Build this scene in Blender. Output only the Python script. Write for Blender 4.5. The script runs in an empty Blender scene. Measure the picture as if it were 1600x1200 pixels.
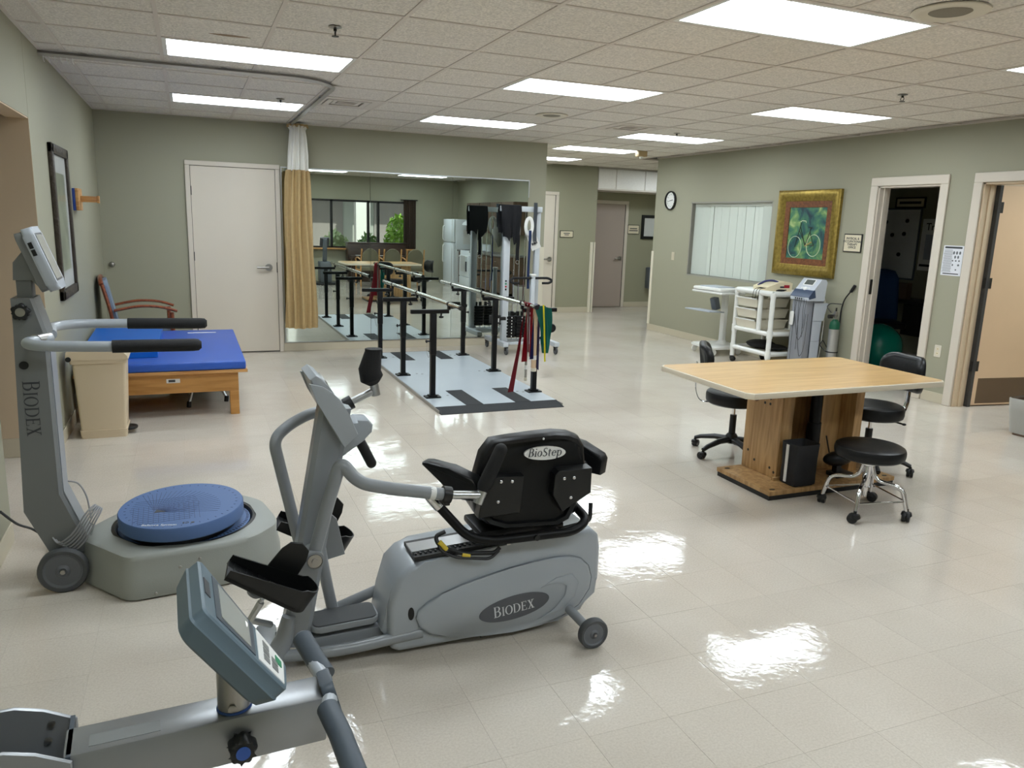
import bpy, bmesh, math, random
from mathutils import Vector as V, Matrix as M, Quaternion
R = random.Random(7)
PI = math.pi
sc = bpy.context.scene
col = sc.collection

# ---------------------------------------------------------------- camera, world, exposure
cam = bpy.data.objects.new('camera', bpy.data.cameras.new('camera'))
col.objects.link(cam)
cam.data.sensor_width = 36.0
cam.data.lens = 27.273
cam.data.clip_start = 0.05
_rot = M(((0.92496304, 0.04846762, -0.37695392), (-0.37873223, 0.20028997, -0.90357391), (0.03170602, 0.97853708, 0.20361707)))
cam.matrix_world = M.Translation((0, 0, 1.62)) @ _rot.to_quaternion().to_matrix().to_4x4()
sc.camera = cam

w = bpy.data.worlds.new('sky'); sc.world = w; w.use_nodes = True
nt = w.node_tree; nt.nodes.clear()
wo = nt.nodes.new('ShaderNodeOutputWorld'); bg = nt.nodes.new('ShaderNodeBackground')
bg.inputs[0].default_value = (0.80, 0.90, 1.0, 1); bg.inputs[1].default_value = 1.6
nt.links.new(bg.outputs[0], wo.inputs[0])
sun = bpy.data.objects.new('sun', bpy.data.lights.new('sun', 'SUN')); col.objects.link(sun)
sun.data.energy = 5.0; sun.data.angle = 0.02; sun.data.color = (1, .95, .86)
sun.rotation_euler = (math.radians(-42), math.radians(18), 0)   # high sun over the courtyard behind the camera

LAMP = 15.0          # radiance of the ceiling light diffusers
sc.view_settings.view_transform = 'Standard'
sc.view_settings.look = 'None'
sc.view_settings.exposure = 0.0
sc.view_settings.gamma = 1.0
sc.view_settings.use_curve_mapping = False
sc.cycles.use_denoising = True
sc.cycles.max_bounces = 9
sc.cycles.diffuse_bounces = 5
sc.cycles.glossy_bounces = 5
sc.cycles.caustics_reflective = False
sc.cycles.caustics_refractive = False
sc.cycles.sample_clamp_indirect = 6

# ---------------------------------------------------------------- materials
def lin(c):
    return tuple(((x / 255) / 12.92 if x / 255 <= 0.04045 else ((x / 255 + 0.055) / 1.055) ** 2.4) for x in c)

def mat(name, rgb, rough=0.5, metal=0.0, spec=0.5, bump=0.0, bscale=60, var=0.0, vscale=6, obj=0.0, emit=0, coat=0, stretch=None, alpha=1, trans=0, detail=4):
    m = bpy.data.materials.new(name); m.use_nodes = True
    t = m.node_tree; n = t.nodes; L = t.links
    b = n['Principled BSDF']
    c = lin(rgb) + (1,)
    b.inputs['Base Color'].default_value = c
    b.inputs['Roughness'].default_value = rough
    b.inputs['Metallic'].default_value = metal
    b.inputs['Specular IOR Level'].default_value = spec
    b.inputs['Alpha'].default_value = alpha
    b.inputs['Transmission Weight'].default_value = trans
    if coat:
        b.inputs['Coat Weight'].default_value = coat; b.inputs['Coat Roughness'].default_value = 0.08
    if emit:
        b.inputs['Emission Color'].default_value = c; b.inputs['Emission Strength'].default_value = emit
    vec = None
    if bump or var:
        tc = n.new('ShaderNodeTexCoord'); mp = n.new('ShaderNodeMapping'); L.new(tc.outputs['Object'], mp.inputs[0])
        if stretch: mp.inputs['Scale'].default_value = stretch
        vec = mp.outputs[0]
    if bump:
        nz = n.new('ShaderNodeTexNoise'); nz.inputs['Scale'].default_value = bscale; nz.inputs['Detail'].default_value = detail
        L.new(vec, nz.inputs['Vector'])
        bp = n.new('ShaderNodeBump'); bp.inputs['Strength'].default_value = bump; bp.inputs['Distance'].default_value = 0.01
        L.new(nz.outputs['Fac'], bp.inputs['Height']); L.new(bp.outputs[0], b.inputs['Normal'])
    src = None
    if var:
        nv = n.new('ShaderNodeTexNoise'); nv.inputs['Scale'].default_value = vscale; nv.inputs['Detail'].default_value = 6
        L.new(vec, nv.inputs['Vector'])
        rp = n.new('ShaderNodeValToRGB')
        rp.color_ramp.elements[0].position = 0.32; rp.color_ramp.elements[1].position = 0.68
        rp.color_ramp.elements[0].color = tuple(x * (1 - var) for x in c[:3]) + (1,)
        rp.color_ramp.elements[1].color = tuple(min(1, x * (1 + var)) for x in c[:3]) + (1,)
        L.new(nv.outputs['Fac'], rp.inputs[0]); src = rp.outputs[0]
        L.new(src, b.inputs['Base Color'])
    if obj:
        oi = n.new('ShaderNodeObjectInfo'); mr = n.new('ShaderNodeMapRange')
        mr.inputs['To Min'].default_value = 1 - obj; mr.inputs['To Max'].default_value = 1 + obj
        L.new(oi.outputs['Random'], mr.inputs['Value'])
        hs = n.new('ShaderNodeHueSaturation'); hs.inputs['Color'].default_value = c
        if src: L.new(src, hs.inputs['Color'])
        L.new(mr.outputs[0], hs.inputs['Value']); L.new(hs.outputs[0], b.inputs['Base Color'])
    return m

def wood(name, c1, c2, rough=0.4, stretch=(1.2, 14, 14), coat=0.0, scale=2.2):
    m = bpy.data.materials.new(name); m.use_nodes = True
    t = m.node_tree; n = t.nodes; L = t.links; b = n['Principled BSDF']
    tc = n.new('ShaderNodeTexCoord'); mp = n.new('ShaderNodeMapping'); mp.inputs['Scale'].default_value = stretch
    L.new(tc.outputs['Object'], mp.inputs[0])
    nz = n.new('ShaderNodeTexNoise'); nz.inputs['Scale'].default_value = scale; nz.inputs['Detail'].default_value = 8; nz.inputs['Distortion'].default_value = 0.8
    L.new(mp.outputs[0], nz.inputs['Vector'])
    rp = n.new('ShaderNodeValToRGB'); rp.color_ramp.elements[0].position = 0.36; rp.color_ramp.elements[1].position = 0.62
    rp.color_ramp.elements[0].color = lin(c1) + (1,); rp.color_ramp.elements[1].color = lin(c2) + (1,)
    L.new(nz.outputs['Fac'], rp.inputs[0]); L.new(rp.outputs[0], b.inputs['Base Color'])
    b.inputs['Roughness'].default_value = rough
    if coat: b.inputs['Coat Weight'].default_value = coat; b.inputs['Coat Roughness'].default_value = .15
    return m

K = {}
K['paint'] = mat('olive_paint', (156, 154, 134), 0.6, bump=.08, bscale=180)
K['paint_far'] = mat('olive_paint_hall', (152, 150, 127), 0.6, bump=.08, bscale=180)
K['tan'] = mat('tan_paint', (200, 180, 152), 0.6, bump=.06, bscale=180)
K['soffit'] = mat('soffit_paint', (236, 233, 227), 0.8, bump=.3, bscale=90, var=.06, vscale=120)
K['cream'] = mat('cream_enamel', (212, 203, 188), 0.38, var=.015, vscale=2)
K['casing'] = mat('casing_enamel', (209, 200, 186), 0.4)
K['pinkdoor'] = mat('taupe_enamel', (170, 156, 146), 0.4)
K['tandoor'] = mat('tan_enamel', (214, 184, 150), 0.45, var=.02, vscale=3)
K['kick'] = mat('bronze_kickplate', (112, 92, 72), 0.45, metal=.4)
K['base'] = mat('vinyl_base', (196, 187, 165), 0.45)
K['guard'] = mat('cream_corner_guard', (222, 215, 196), 0.4)
K['tile_c'] = mat('ceiling_tile', (226, 221, 213), 0.95, spec=.1, bump=.7, bscale=80, var=.17, vscale=75, obj=.03, detail=6)
K['tbar'] = mat('ceiling_grid_bar', (212, 204, 195), 0.6)
K['plenum'] = mat('plenum_dark', (60, 58, 55), 0.9)
K['lamp'] = mat('light_diffuser', (238, 248, 255), 0.5, emit=LAMP)
K['white'] = mat('white_plastic', (228, 228, 224), 0.35)
K['offwhite'] = mat('offwhite_plastic', (214, 207, 190), 0.4)
K['steel'] = mat('satin_steel', (170, 168, 164), 0.3, metal=1)
K['chrome'] = mat('chrome', (225, 225, 228), 0.08, metal=1)
K['dark_metal'] = mat('dark_bronze_metal', (52, 50, 47), 0.45, metal=.5)
K['black'] = mat('black_plastic', (11, 12, 13), 0.42, bump=.05, bscale=250)
K['blackpowder'] = mat('black_powdercoat', (8, 8, 9), 0.42, spec=.25)
K['rubber'] = mat('dark_rubber', (58, 60, 62), 0.7)
K['foam'] = mat('black_foam_grip', (12, 12, 13), 0.75, bump=.2, bscale=300)
K['grey'] = mat('silver_grey_paint', (136, 140, 144), 0.33, spec=.5, coat=.15)
K['grey_d'] = mat('grey_enamel', (118, 120, 119), 0.4)
K['grey_mid'] = mat('mid_grey_plastic', (92, 98, 104), 0.45)
K['basegrey'] = mat('textured_grey_shell', (150, 153, 147), 0.5, bump=.06, bscale=200)
K['screen'] = mat('lcd_off', (150, 152, 146), 0.18)
K['vinyl'] = mat('black_vinyl', (8, 9, 11), 0.4, spec=.35, bump=.1, bscale=40)
K['mirror'] = mat('mirror_glass', (218, 228, 222), 0.0, metal=1)
K['aluminium'] = mat('aluminium', (196, 198, 200), 0.28, metal=1)
def glassmat(name, tint, mixf, blend=.08):
    m = bpy.data.materials.new(name); m.use_nodes = True
    t = m.node_tree; n = t.nodes; n.clear()
    o = n.new('ShaderNodeOutputMaterial'); mx = n.new('ShaderNodeMixShader'); tr = n.new('ShaderNodeBsdfTransparent'); gl = n.new('ShaderNodeBsdfGlossy')
    fr = n.new('ShaderNodeLayerWeight'); fr.inputs[0].default_value = blend
    tr.inputs[0].default_value = tint; gl.inputs['Roughness'].default_value = 0.02
    pw = n.new('ShaderNodeMath'); pw.operation = 'POWER'; pw.inputs[1].default_value = 5; ml = n.new('ShaderNodeMath'); ml.operation = 'MULTIPLY_ADD'; ml.inputs[1].default_value = blend * 10; ml.inputs[2].default_value = .03
    fr.inputs[0].default_value = .5
    t.links.new(fr.outputs['Facing'], pw.inputs[0]); t.links.new(pw.outputs[0], ml.inputs[0]); t.links.new(ml.outputs[0], mx.inputs[0]); t.links.new(tr.outputs[0], mx.inputs[1]); t.links.new(gl.outputs[0], mx.inputs[2]); t.links.new(mx.outputs[0], o.inputs[0])
    return m
K['glass'] = glassmat('window_glass', (.985, .995, .985, 1), 1.45)

K['picglass'] = glassmat('picture_glass', (.98, .98, .98, 1), 1.45, .015)

# floor tile: marbled vinyl with a waxed, slightly uneven gloss
def floor_mat():
    m = bpy.data.materials.new('waxed_vinyl_tile'); m.use_nodes = True
    t = m.node_tree; n = t.nodes; L = t.links; b = n['Principled BSDF']
    g = n.new('ShaderNodeNewGeometry')
    def noise(sc_, det, rough=.5, sv=None):
        z = n.new('ShaderNodeTexNoise'); z.inputs['Scale'].default_value = sc_; z.inputs['Detail'].default_value = det; z.inputs['Roughness'].default_value = rough
        if sv:
            mp = n.new('ShaderNodeMapping'); mp.inputs['Scale'].default_value = sv; L.new(g.outputs['Position'], mp.inputs[0]); L.new(mp.outputs[0], z.inputs['Vector'])
        else: L.new(g.outputs['Position'], z.inputs['Vector'])
        return z
    z1 = noise(120, 5, .75)
    rp = n.new('ShaderNodeValToRGB'); e = rp.color_ramp.elements
    e[0].position = .3; e[0].color = lin((192, 183, 170)) + (1,); e[1].position = .6; e[1].color = lin((209, 201, 189)) + (1,)
    L.new(z1.outputs['Fac'], rp.inputs[0])
    z2 = noise(1.1, 4)
    mx = n.new('ShaderNodeMixRGB'); mx.blend_type = 'MULTIPLY'; mx.inputs[0].default_value = 1
    r2 = n.new('ShaderNodeValToRGB'); r2.color_ramp.elements[0].color = (.9, .885, .87, 1); r2.color_ramp.elements[1].color = (1, 1, 1, 1)
    r2.color_ramp.elements[0].position = .35; r2.color_ramp.elements[1].position = .6
    L.new(z2.outputs['Fac'], r2.inputs[0]); L.new(rp.outputs[0], mx.inputs[1]); L.new(r2.outputs[0], mx.inputs[2])
    oi = n.new('ShaderNodeObjectInfo'); mr = n.new('ShaderNodeMapRange'); mr.inputs['To Min'].default_value = .972; mr.inputs['To Max'].default_value = 1.02
    L.new(oi.outputs['Random'], mr.inputs['Value'])
    hs = n.new('ShaderNodeHueSaturation'); L.new(mx.outputs[0], hs.inputs['Color']); L.new(mr.outputs[0], hs.inputs['Value'])
    L.new(hs.outputs[0], b.inputs['Base Color'])
    b.inputs['Roughness'].default_value = .045
    z3 = noise(9, 3, .55); z4 = noise(1, 4, .6, (42, 30, 40))
    b1 = n.new('ShaderNodeBump'); b1.inputs['Strength'].default_value = .09; b1.inputs['Distance'].default_value = .014
    b2 = n.new('ShaderNodeBump'); b2.inputs['Strength'].default_value = .10; b2.inputs['Distance'].default_value = .004
    L.new(z3.outputs['Fac'], b1.inputs['Height']); L.new(z4.outputs['Fac'], b2.inputs['Height']); L.new(b1.outputs[0], b2.inputs['Normal'])
    L.new(b2.outputs[0], b.inputs['Normal'])
    return m
K['floor'] = floor_mat()
K['joint'] = mat('tile_joint', (190, 181, 168), .12)

# ---------------------------------------------------------------- geometry helpers
class MB:
    def __init__(s): s.b = bmesh.new()
    def box(s, c, d, rot=None, bev=0.0, seg=2):
        r = bmesh.ops.create_cube(s.b, size=1.0)
        vs = r['verts']
        bmesh.ops.scale(s.b, vec=d, verts=vs)
        if bev:
            es = list({e for v in vs for e in v.link_edges})
            q = bmesh.ops.bevel(s.b, geom=es, offset=min(bev, min(d) * .49), segments=seg, profile=.5, affect='EDGES')
            vs = list({v for f in q['faces'] for v in f.verts} | {v for v in vs if v.is_valid})
        mt = M.Translation(c)
        if rot is not None: mt = mt @ (rot if isinstance(rot, M) else M.Rotation(rot[2], 4, 'Z') @ M.Rotation(rot[1], 4, 'Y') @ M.Rotation(rot[0], 4, 'X'))
        bmesh.ops.transform(s.b, matrix=mt, verts=vs)
        return s
    def bx(s, x0, x1, y0, y1, z0, z1, bev=0.0, seg=2):
        return s.box(((x0 + x1) / 2, (y0 + y1) / 2, (z0 + z1) / 2), (abs(x1 - x0), abs(y1 - y0), abs(z1 - z0)), None, bev, seg)
    def tube(s, pts, r, seg=12, closed=False, caps=True, flat=None):
        pts = [V(p) for p in pts]; n = len(pts)
        rs = r if isinstance(r, (list, tuple)) else [r] * n
        T = []
        for i in range(n):
            a = pts[(i - 1) % n] if (closed or i > 0) else pts[i]; c = pts[(i + 1) % n] if (closed or i < n - 1) else pts[i]
            d = (c - a); T.append(d.normalized() if d.length > 1e-9 else V((0, 0, 1)))
        up = V((0, 0, 1)) if abs(T[0].z) < .9 else V((1, 0, 0))
        N = (up - T[0] * up.dot(T[0])).normalized(); rings = []
        for i in range(n):
            if i:
                N = (N - T[i] * N.dot(T[i])); N = N.normalized() if N.length > 1e-6 else T[i].orthogonal().normalized()
            B = T[i].cross(N); ring = []
            for k in range(seg):
                a = 2 * PI * k / seg
                fa, fb = (1, 1) if not flat else flat
                ring.append(s.b.verts.new(pts[i] + (N * math.cos(a) * fa + B * math.sin(a) * fb) * rs[i]))
            rings.append(ring)
        m = n if closed else n - 1
        for i in range(m):
            A, Bq = rings[i], rings[(i + 1) % n]
            for k in range(seg): s.b.faces.new((A[k], A[(k + 1) % seg], Bq[(k + 1) % seg], Bq[k]))
        if caps and not closed:
            s.b.faces.new(rings[0][::-1]); s.b.faces.new(rings[-1])
        return s
    def cyl(s, p0, p1, r0, r1=None, seg=24):
        return s.tube([p0, p1], [r0, r0 if r1 is None else r1], seg)
    def lathe(s, prof, c=(0, 0, 0), axis='Z', seg=32, caps=True):
        # prof: (r, h) pairs from bottom to top, revolved about the axis through c
        rot = {'Z': M.Identity(4), 'X': M.Rotation(PI / 2, 4, 'Y'), 'Y': M.Rotation(-PI / 2, 4, 'X')}[axis] if isinstance(axis, str) else axis
        mt = M.Translation(c) @ rot; rings = []
        for r, h in prof:
            if r < 1e-6: rings.append([s.b.verts.new(mt @ V((0, 0, h)))])
            else: rings.append([s.b.verts.new(mt @ V((r * math.cos(2 * PI * k / seg), r * math.sin(2 * PI * k / seg), h))) for k in range(seg)])
        for A, B in zip(rings, rings[1:]):
            for k in range(seg):
                j = (k + 1) % seg
                if len(A) == 1 and len(B) == 1: continue
                if len(A) == 1: s.b.faces.new((A[0], B[j], B[k]))
                elif len(B) == 1: s.b.faces.new((A[k], A[j], B[0]))
                else: s.b.faces.new((A[k], A[j], B[j], B[k]))
        if caps and len(rings[0]) > 1: s.b.faces.new(rings[0][::-1])
        if caps and len(rings[-1]) > 1: s.b.faces.new(rings[-1])
        return s
    def prism(s, out, mt, d, bev=0.0, seg=2, taper=None):
        # outline in the local xy plane of mt, extruded along its z from 0 to d
        a = [s.b.verts.new(mt @ V((x, y, 0))) for x, y in out]
        if taper:
            cx = sum(p[0] for p in out) / len(out); cy = sum(p[1] for p in out) / len(out)
            o2 = [(cx + (x - cx) * taper, cy + (y - cy) * taper) for x, y in out]
        else: o2 = out
        b = [s.b.verts.new(mt @ V((x, y, d))) for x, y in o2]
        n = len(out); fs = [s.b.faces.new(a[::-1]), s.b.faces.new(b)]
        for k in range(n): fs.append(s.b.faces.new((a[k], a[(k + 1) % n], b[(k + 1) % n], b[k])))
        if bev:
            es = list(fs[1].edges) + list(fs[0].edges)
            bmesh.ops.bevel(s.b, geom=es, offset=bev, segments=seg, profile=.5, affect='EDGES')
        return s
    def loft(s, rings, caps=True, closed=True):
        rr = [[s.b.verts.new(p) for p in r] for r in rings]; n = len(rr[0])
        for A, B in zip(rr, rr[1:]):
            for k in range(n if closed else n - 1): s.b.faces.new((A[k], A[(k + 1) % n], B[(k + 1) % n], B[k]))
        if caps and closed: s.b.faces.new(rr[0][::-1]); s.b.faces.new(rr[-1])
        return s
    def ball(s, c, r, sc_=(1, 1, 1), sub=3):
        q = bmesh.ops.create_uvsphere(s.b, u_segments=8 * sub, v_segments=5 * sub, radius=r)
        bmesh.ops.scale(s.b, vec=sc_, verts=q['verts']); bmesh.ops.translate(s.b, vec=c, verts=q['verts'])
        return s
    def quad(s, *ps):
        s.b.faces.new([s.b.verts.new(p) for p in ps]); return s
    def sheet(s, rows, th=0.0):
        g = [[s.b.verts.new(p) for p in r] for r in rows]
        for A, B in zip(g, g[1:]):
            for k in range(len(A) - 1): s.b.faces.new((A[k], A[k + 1], B[k + 1], B[k]))
        if th: bmesh.ops.solidify(s.b, geom=s.b.faces[:], thickness=th)
        return s
    def build(s, name, m, parent=None, angle=38, loc=None):
        me = bpy.data.meshes.new(name)
        bmesh.ops.recalc_face_normals(s.b, faces=s.b.faces)
        s.b.to_mesh(me); s.b.free()
        me.polygons.foreach_set('use_smooth', [True] * len(me.polygons))
        me.set_sharp_from_angle(angle=math.radians(angle))
        for q in (m if isinstance(m, (list, tuple)) else [m]): me.materials.append(K[q] if isinstance(q, str) else q)
        o = bpy.data.objects.new(name, me); col.objects.link(o)
        if parent is not None: o.parent = parent
        if loc: o.location = loc
        return o

def islands(mb, name, m, parent=None, angle=38):
    # one object per connected piece
    b = mb.b; todo = set(b.verts); out = []; pieces = []
    while todo:
        v = todo.pop(); st = [v]; vs = {v}
        while st:
            for e in st.pop().link_edges:
                for u in e.verts:
                    if u not in vs: vs.add(u); todo.discard(u); st.append(u)
        pieces.append(sorted(vs, key=lambda v: v.index))
    b.verts.index_update()
    for vs in pieces:
        q = MB(); mp = {v: q.b.verts.new(v.co) for v in vs}
        for f in {f for v in vs for f in v.link_faces}: q.b.faces.new([mp[v] for v in f.verts])
        out.append(q.build(name, m, parent, angle))
    b.free(); return out

def tag(o, label, cat, group=None):
    o['label'] = label; o['category'] = cat
    if group: o['group'] = group
    return o
def thing(name, label, cat, loc=(0, 0, 0), rz=0.0, group=None):
    o = bpy.data.objects.new(name, None); col.objects.link(o)
    o.location = loc; o.rotation_euler = (0, 0, rz); o.empty_display_size = .1
    return tag(o, label, cat, group)
def struct(name, loc=(0, 0, 0)):
    o = bpy.data.objects.new(name, None); col.objects.link(o); o.location = loc; o['kind'] = 'structure'; return o
def S(o): o['kind'] = 'structure'; return o
def lab(o, l): o['label'] = l; return o
def dup(root, loc, rz=0.0, label=None):
    r = root.copy(); col.objects.link(r); r.location = loc; r.rotation_euler = (0, 0, rz)
    if label: r['label'] = label
    for ch in list(root.children):
        c = ch.copy(); col.objects.link(c); c.parent = r
        for g in ch.children:
            d = g.copy(); col.objects.link(d); d.parent = c
    return r
def link_copy(o, parent, loc=None, rot=None, name=None):
    c = o.copy(); col.objects.link(c); c.parent = parent
    if loc is not None: c.location = loc
    if rot is not None: c.rotation_euler = rot
    return c
def fillet(pts, r, n=6):
    pts = [V(p) for p in pts]; out = [pts[0]]
    rr = r if isinstance(r, (list, tuple)) else [r] * len(pts)
    for i in range(1, len(pts) - 1):
        a, b, c = pts[i - 1], pts[i], pts[i + 1]
        u = (a - b).normalized(); v = (c - b).normalized()
        d = min(rr[i], (a - b).length * .48, (c - b).length * .48)
        p, q = b + u * d, b + v * d
        for k in range(n + 1):
            t = k / n; out.append(p * (1 - t) ** 2 + b * 2 * t * (1 - t) + q * t * t)
    out.append(pts[-1]); return out
def spline(pts, n=8):
    P = [V(p) for p in pts]; P = [P[0]] + P + [P[-1]]; out = []
    for i in range(1, len(P) - 2):
        a, b, c, d = P[i - 1:i + 3]
        for k in range(n):
            t = k / n
            out.append(.5 * ((2 * b) + (c - a) * t + (2 * a - 5 * b + 4 * c - d) * t * t + (3 * b - a - 3 * c + d) * t ** 3))
    out.append(P[-2]); return out
def rrect(w_, h_, r, n=5, cx=0, cy=0):
    out = []
    for sx, sy, a0 in ((1, 1, 0), (-1, 1, 90), (-1, -1, 180), (1, -1, 270)):
        for k in range(n + 1):
            a = math.radians(a0 + 90 * k / n)
            out.append((cx + sx * (w_ / 2 - r) + r * math.cos(a), cy + sy * (h_ / 2 - r) + r * math.sin(a)))
    return out
def ell(a, b, n=36, cx=0, cy=0, p=2.0):
    out = []
    for k in range(n):
        t = 2 * PI * k / n; c, s_ = math.cos(t), math.sin(t)
        out.append((cx + a * math.copysign(abs(c) ** (2 / p), c), cy + b * math.copysign(abs(s_) ** (2 / p), s_)))
    return out
def frame(o, x, y):
    # 4x4 with local x, y along the given directions at origin o
    x = V(x).normalized(); y = V(y); y = (y - x * y.dot(x)).normalized(); z = x.cross(y)
    return M(((x.x, y.x, z.x, o[0]), (x.y, y.y, z.y, o[1]), (x.z, y.z, z.z, o[2]), (0, 0, 0, 1)))
def text(name, body, size, mt, m, parent, ext=.0006, align='CENTER', space=1.0, bold=0.0):
    c = bpy.data.curves.new(name, 'FONT'); c.body = body; c.size = size; c.extrude = ext; c.align_x = align; c.align_y = 'CENTER'
    c.space_line = space; c.offset = bold; c.resolution_u = 2
    t = bpy.data.objects.new(name + '_tmp', c); col.objects.link(t)
    dg = bpy.context.evaluated_depsgraph_get(); dg.update()
    me = bpy.data.meshes.new_from_object(t.evaluated_get(dg))
    bpy.data.objects.remove(t); me.materials.clear(); me.materials.append(K[m] if isinstance(m, str) else m); me.transform(mt)
    o = bpy.data.objects.new(name, me); col.objects.link(o)
    if parent is not None: o.parent = parent
    return o
# ================================================================ the room
XL, XR, YB, YR, CZ = -0.875, 6.8, 9.67, -1.2, 2.656
HX, HY = 9.2, 13.87      # far hall limits

# ---- floor: slab below, square vinyl tiles on it
floor = S(MB().bx(-2.6, 10.2, -1.4, 14.1, -.12, -.0012).build('floor', 'joint'))
T = .3048
tb = MB().bx(-T / 2 + .0004, T / 2 - .0004, -T / 2 + .0004, T / 2 - .0004, -.0012, 0).build('floor_tile', 'floor', floor)
cells = []
for i in range(-6, 34):
    for j in range(-14, 38):
        cx, cy = -.0966 + T * (i + .5), 2.859 + T * (j + .5)
        if not (-2.2 < cx < 10 and -1.3 < cy < 14): continue
        if cx < XL - .15 and not 3.6 < cy < 6.6: continue
        cells.append((cx, cy))
def seen(x, y):
    d = _q @ (V((x, y, 0)) - V((0, 0, 1.62)))
    return d.z < 0 and abs(d.x / -d.z) < .72 and abs(d.y / -d.z) < .56
_q = _rot.transposed()
vis = sorted([c for c in cells if seen(*c)], key=lambda c: c[0] ** 2 + c[1] ** 2)[:290]
near = set(vis); first = True
rest = MB()
for c in cells:
    if c in near:
        o = tb if first else link_copy(tb, floor); first = False
        o.location = (c[0], c[1], 0); o.rotation_euler = (R.gauss(0, .0005), R.gauss(0, .0005), R.randrange(4) * PI / 2)
    else:
        rest.bx(c[0] - T / 2 + .0004, c[0] + T / 2 - .0004, c[1] - T / 2 + .0004, c[1] + T / 2 - .0004, -.0012, 0)
fo = rest.build('far_floor_tiles', 'floor', floor); fo['kind'] = 'stuff'

# ---- ceiling: plenum deck, grid bars, lay-in tiles
ceil = S(MB().bx(-2.6, 10.2, -1.4, 14.1, CZ + .03, CZ + .12).build('ceiling', 'plenum'))
G = .6096; GX, GY = 1.114, 4.274
LIGHTS = [(-2, 2), (-2, 6), (2, -2), (2, 2), (2, 6), (6, -2), (6, 2), (6, 6), (6, 9), (6, 12), (2, -7), (6, -7), (-2, -2), (-2, -7)]
VENTS = [(0, 5), (5, 5), (5, 11)]
skip = set()
for a, b in LIGHTS: skip |= {(a, b), (a + 1, b)}
for v in VENTS: skip.add(v)
bars = MB(); tiles = []; 
def in_room(x, y): return (XL < x < XR + .1 and YR < y < YB + .05) or (4.3 < x < XR + .1 and y < 13.05) or (XR < x < HX and 10.75 < y < HY)
for k in range(-4, 15):
    x = GX + G * k
    if x < XL or x > HX: continue
    y0 = YR if x < XR else 10.72; y1 = YB if x < 4.43 else 13.05
    cuts = sorted((GY + G * b, GY + G * (b + 1)) for a, b in LIGHTS if a + 1 == k)
    for c0, c1 in cuts + [(y1, y1)]:
        if c0 > y0: bars.bx(x - .012, x + .012, y0, min(c0, y1), CZ - .001, CZ + .028)
        y0 = max(y0, c1)
for r in range(-9, 15):
    y = GY + G * r
    if y < YR or y > 13: continue
    bars.bx(XL if y < YB else 4.43, XR if y < 10.7 else HX, y - .012, y + .012, CZ - .0005, CZ + .0275)
bars.bx(XL, XL + .022, YR, YB, CZ - .002, CZ + .02).bx(XR - .022, XR, YR, 10.7, CZ - .002, CZ + .02).bx(XL, 4.43, YB - .022, YB, CZ - .002, CZ + .02)
bars.build('ceiling_grid', 'tbar', ceil)
ct = MB().box((0, 0, .012), (G - .02, G - .02, .015)).build('ceiling_tile', 'tile_c', ceil)
far_t = MB(); first = True; nt_ = 0
for k in range(-4, 14):
    for r in range(-9, 15):
        if (k, r) in skip: continue
        x0, x1 = max(GX + G * k, XL), GX + G * (k + 1); y0, y1 = GY + G * r, GY + G * (r + 1)
        cx, cy = (x0 + x1) / 2, (y0 + y1) / 2
        if cx < XL: continue
        if cy < YB: 
            if cx > XR: continue
            x1 = min(x1, XR); y1 = min(y1, YB) if cx < 4.4 else y1
        elif not (cx > 4.3 and cy < 13.1 and (cx < XR or cy > 10.7)): continue
        if cx > HX: continue
        full = abs(x1 - x0 - G) < .01 and abs(y1 - y0 - G) < .01
        if cy > 1.5 and nt_ < 285:
            nt_ += 1
            o = ct if first else link_copy(ct, ceil); first = False
            o.location = ((x0 + x1) / 2, (y0 + y1) / 2, CZ); o.scale = ((x1 - x0) / G, (y1 - y0) / G, 1)
            o.rotation_euler = (0, 0, 0)
        else: far_t.bx(x0 + .01, x1 - .01, y0 + .01, y1 - .01, CZ + .005, CZ + .02)
fo = far_t.build('far_ceiling_tiles', 'tile_c', ceil); fo['kind'] = 'stuff'

# ---- walls
def wall(name, boxes, m):
    q = MB()
    for b in boxes: q.bx(*b)
    return S(q.build(name, m))
H = CZ + .03
LW = wall('wall_left', [(XL - .12, XL, YR - .1, 4.25, 0, H), (XL - .12, XL, 5.776, YB + .12, 0, H), (XL - .12, XL, 4.25, 5.77, 2.16, H)], 'paint')
wall('wall_alcove', [(-2.5, XL - .12, 5.9, 6.02, 0, H), (-1.24, -1.2, 5.78, 5.9, 0, 2.16), (-2.5, -2.4, 3.6, 5.9, 0, H), (-2.5, XL - .12, 3.5, 3.6, 0, H), (-1.2, XL - .0005, 5.768, 5.7755, 0, 2.158), (XL - .12, XL - .003, 4.25, 5.77, 2.152, 2.16)], 'tan')
BW = wall('wall_back', [(XL - .12, 4.43, YB, YB + .14, 0, H)], 'paint')
wall('wall_hall_left', [(4.29, 4.43, YB + .14, 13.2, 0, H)], 'paint')
WY0, WY1, WZ0, WZ1 = 7.99, 9.735, .94, 1.995
D1a, D1b, D2a, D2b, DH = 5.615, 6.375, 4.28, 5.175, 2.12
RW = wall('wall_right', [(XR, XR + .15, YR - .1, D2a, 0, H), (XR, XR + .15, D2b, D1a, 0, H), (XR, XR + .15, D1b, WY0, 0, H), (XR, XR + .15, WY1, 10.7, 0, H),
      (XR, XR + .15, WY0, WY1, 0, WZ0), (XR, XR + .15, WY0, WY1, WZ1, H), (XR, XR + .15, D1a, D1b, DH, H), (XR, XR + .15, D2a, D2b, DH, H)], 'paint')
wall('wall_office', [(9.4, 9.5, 3.0, 10.7, 0, H), (XR + .15, 9.4, 10.58, 10.7, 0, H), (XR + .15, 9.4, 3.0, 3.1, 0, H)], 'paint_far')
wall('wall_office_partition', [(XR + .15, 9.4, 5.25, 5.35, 0, H)], 'tan')
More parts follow.
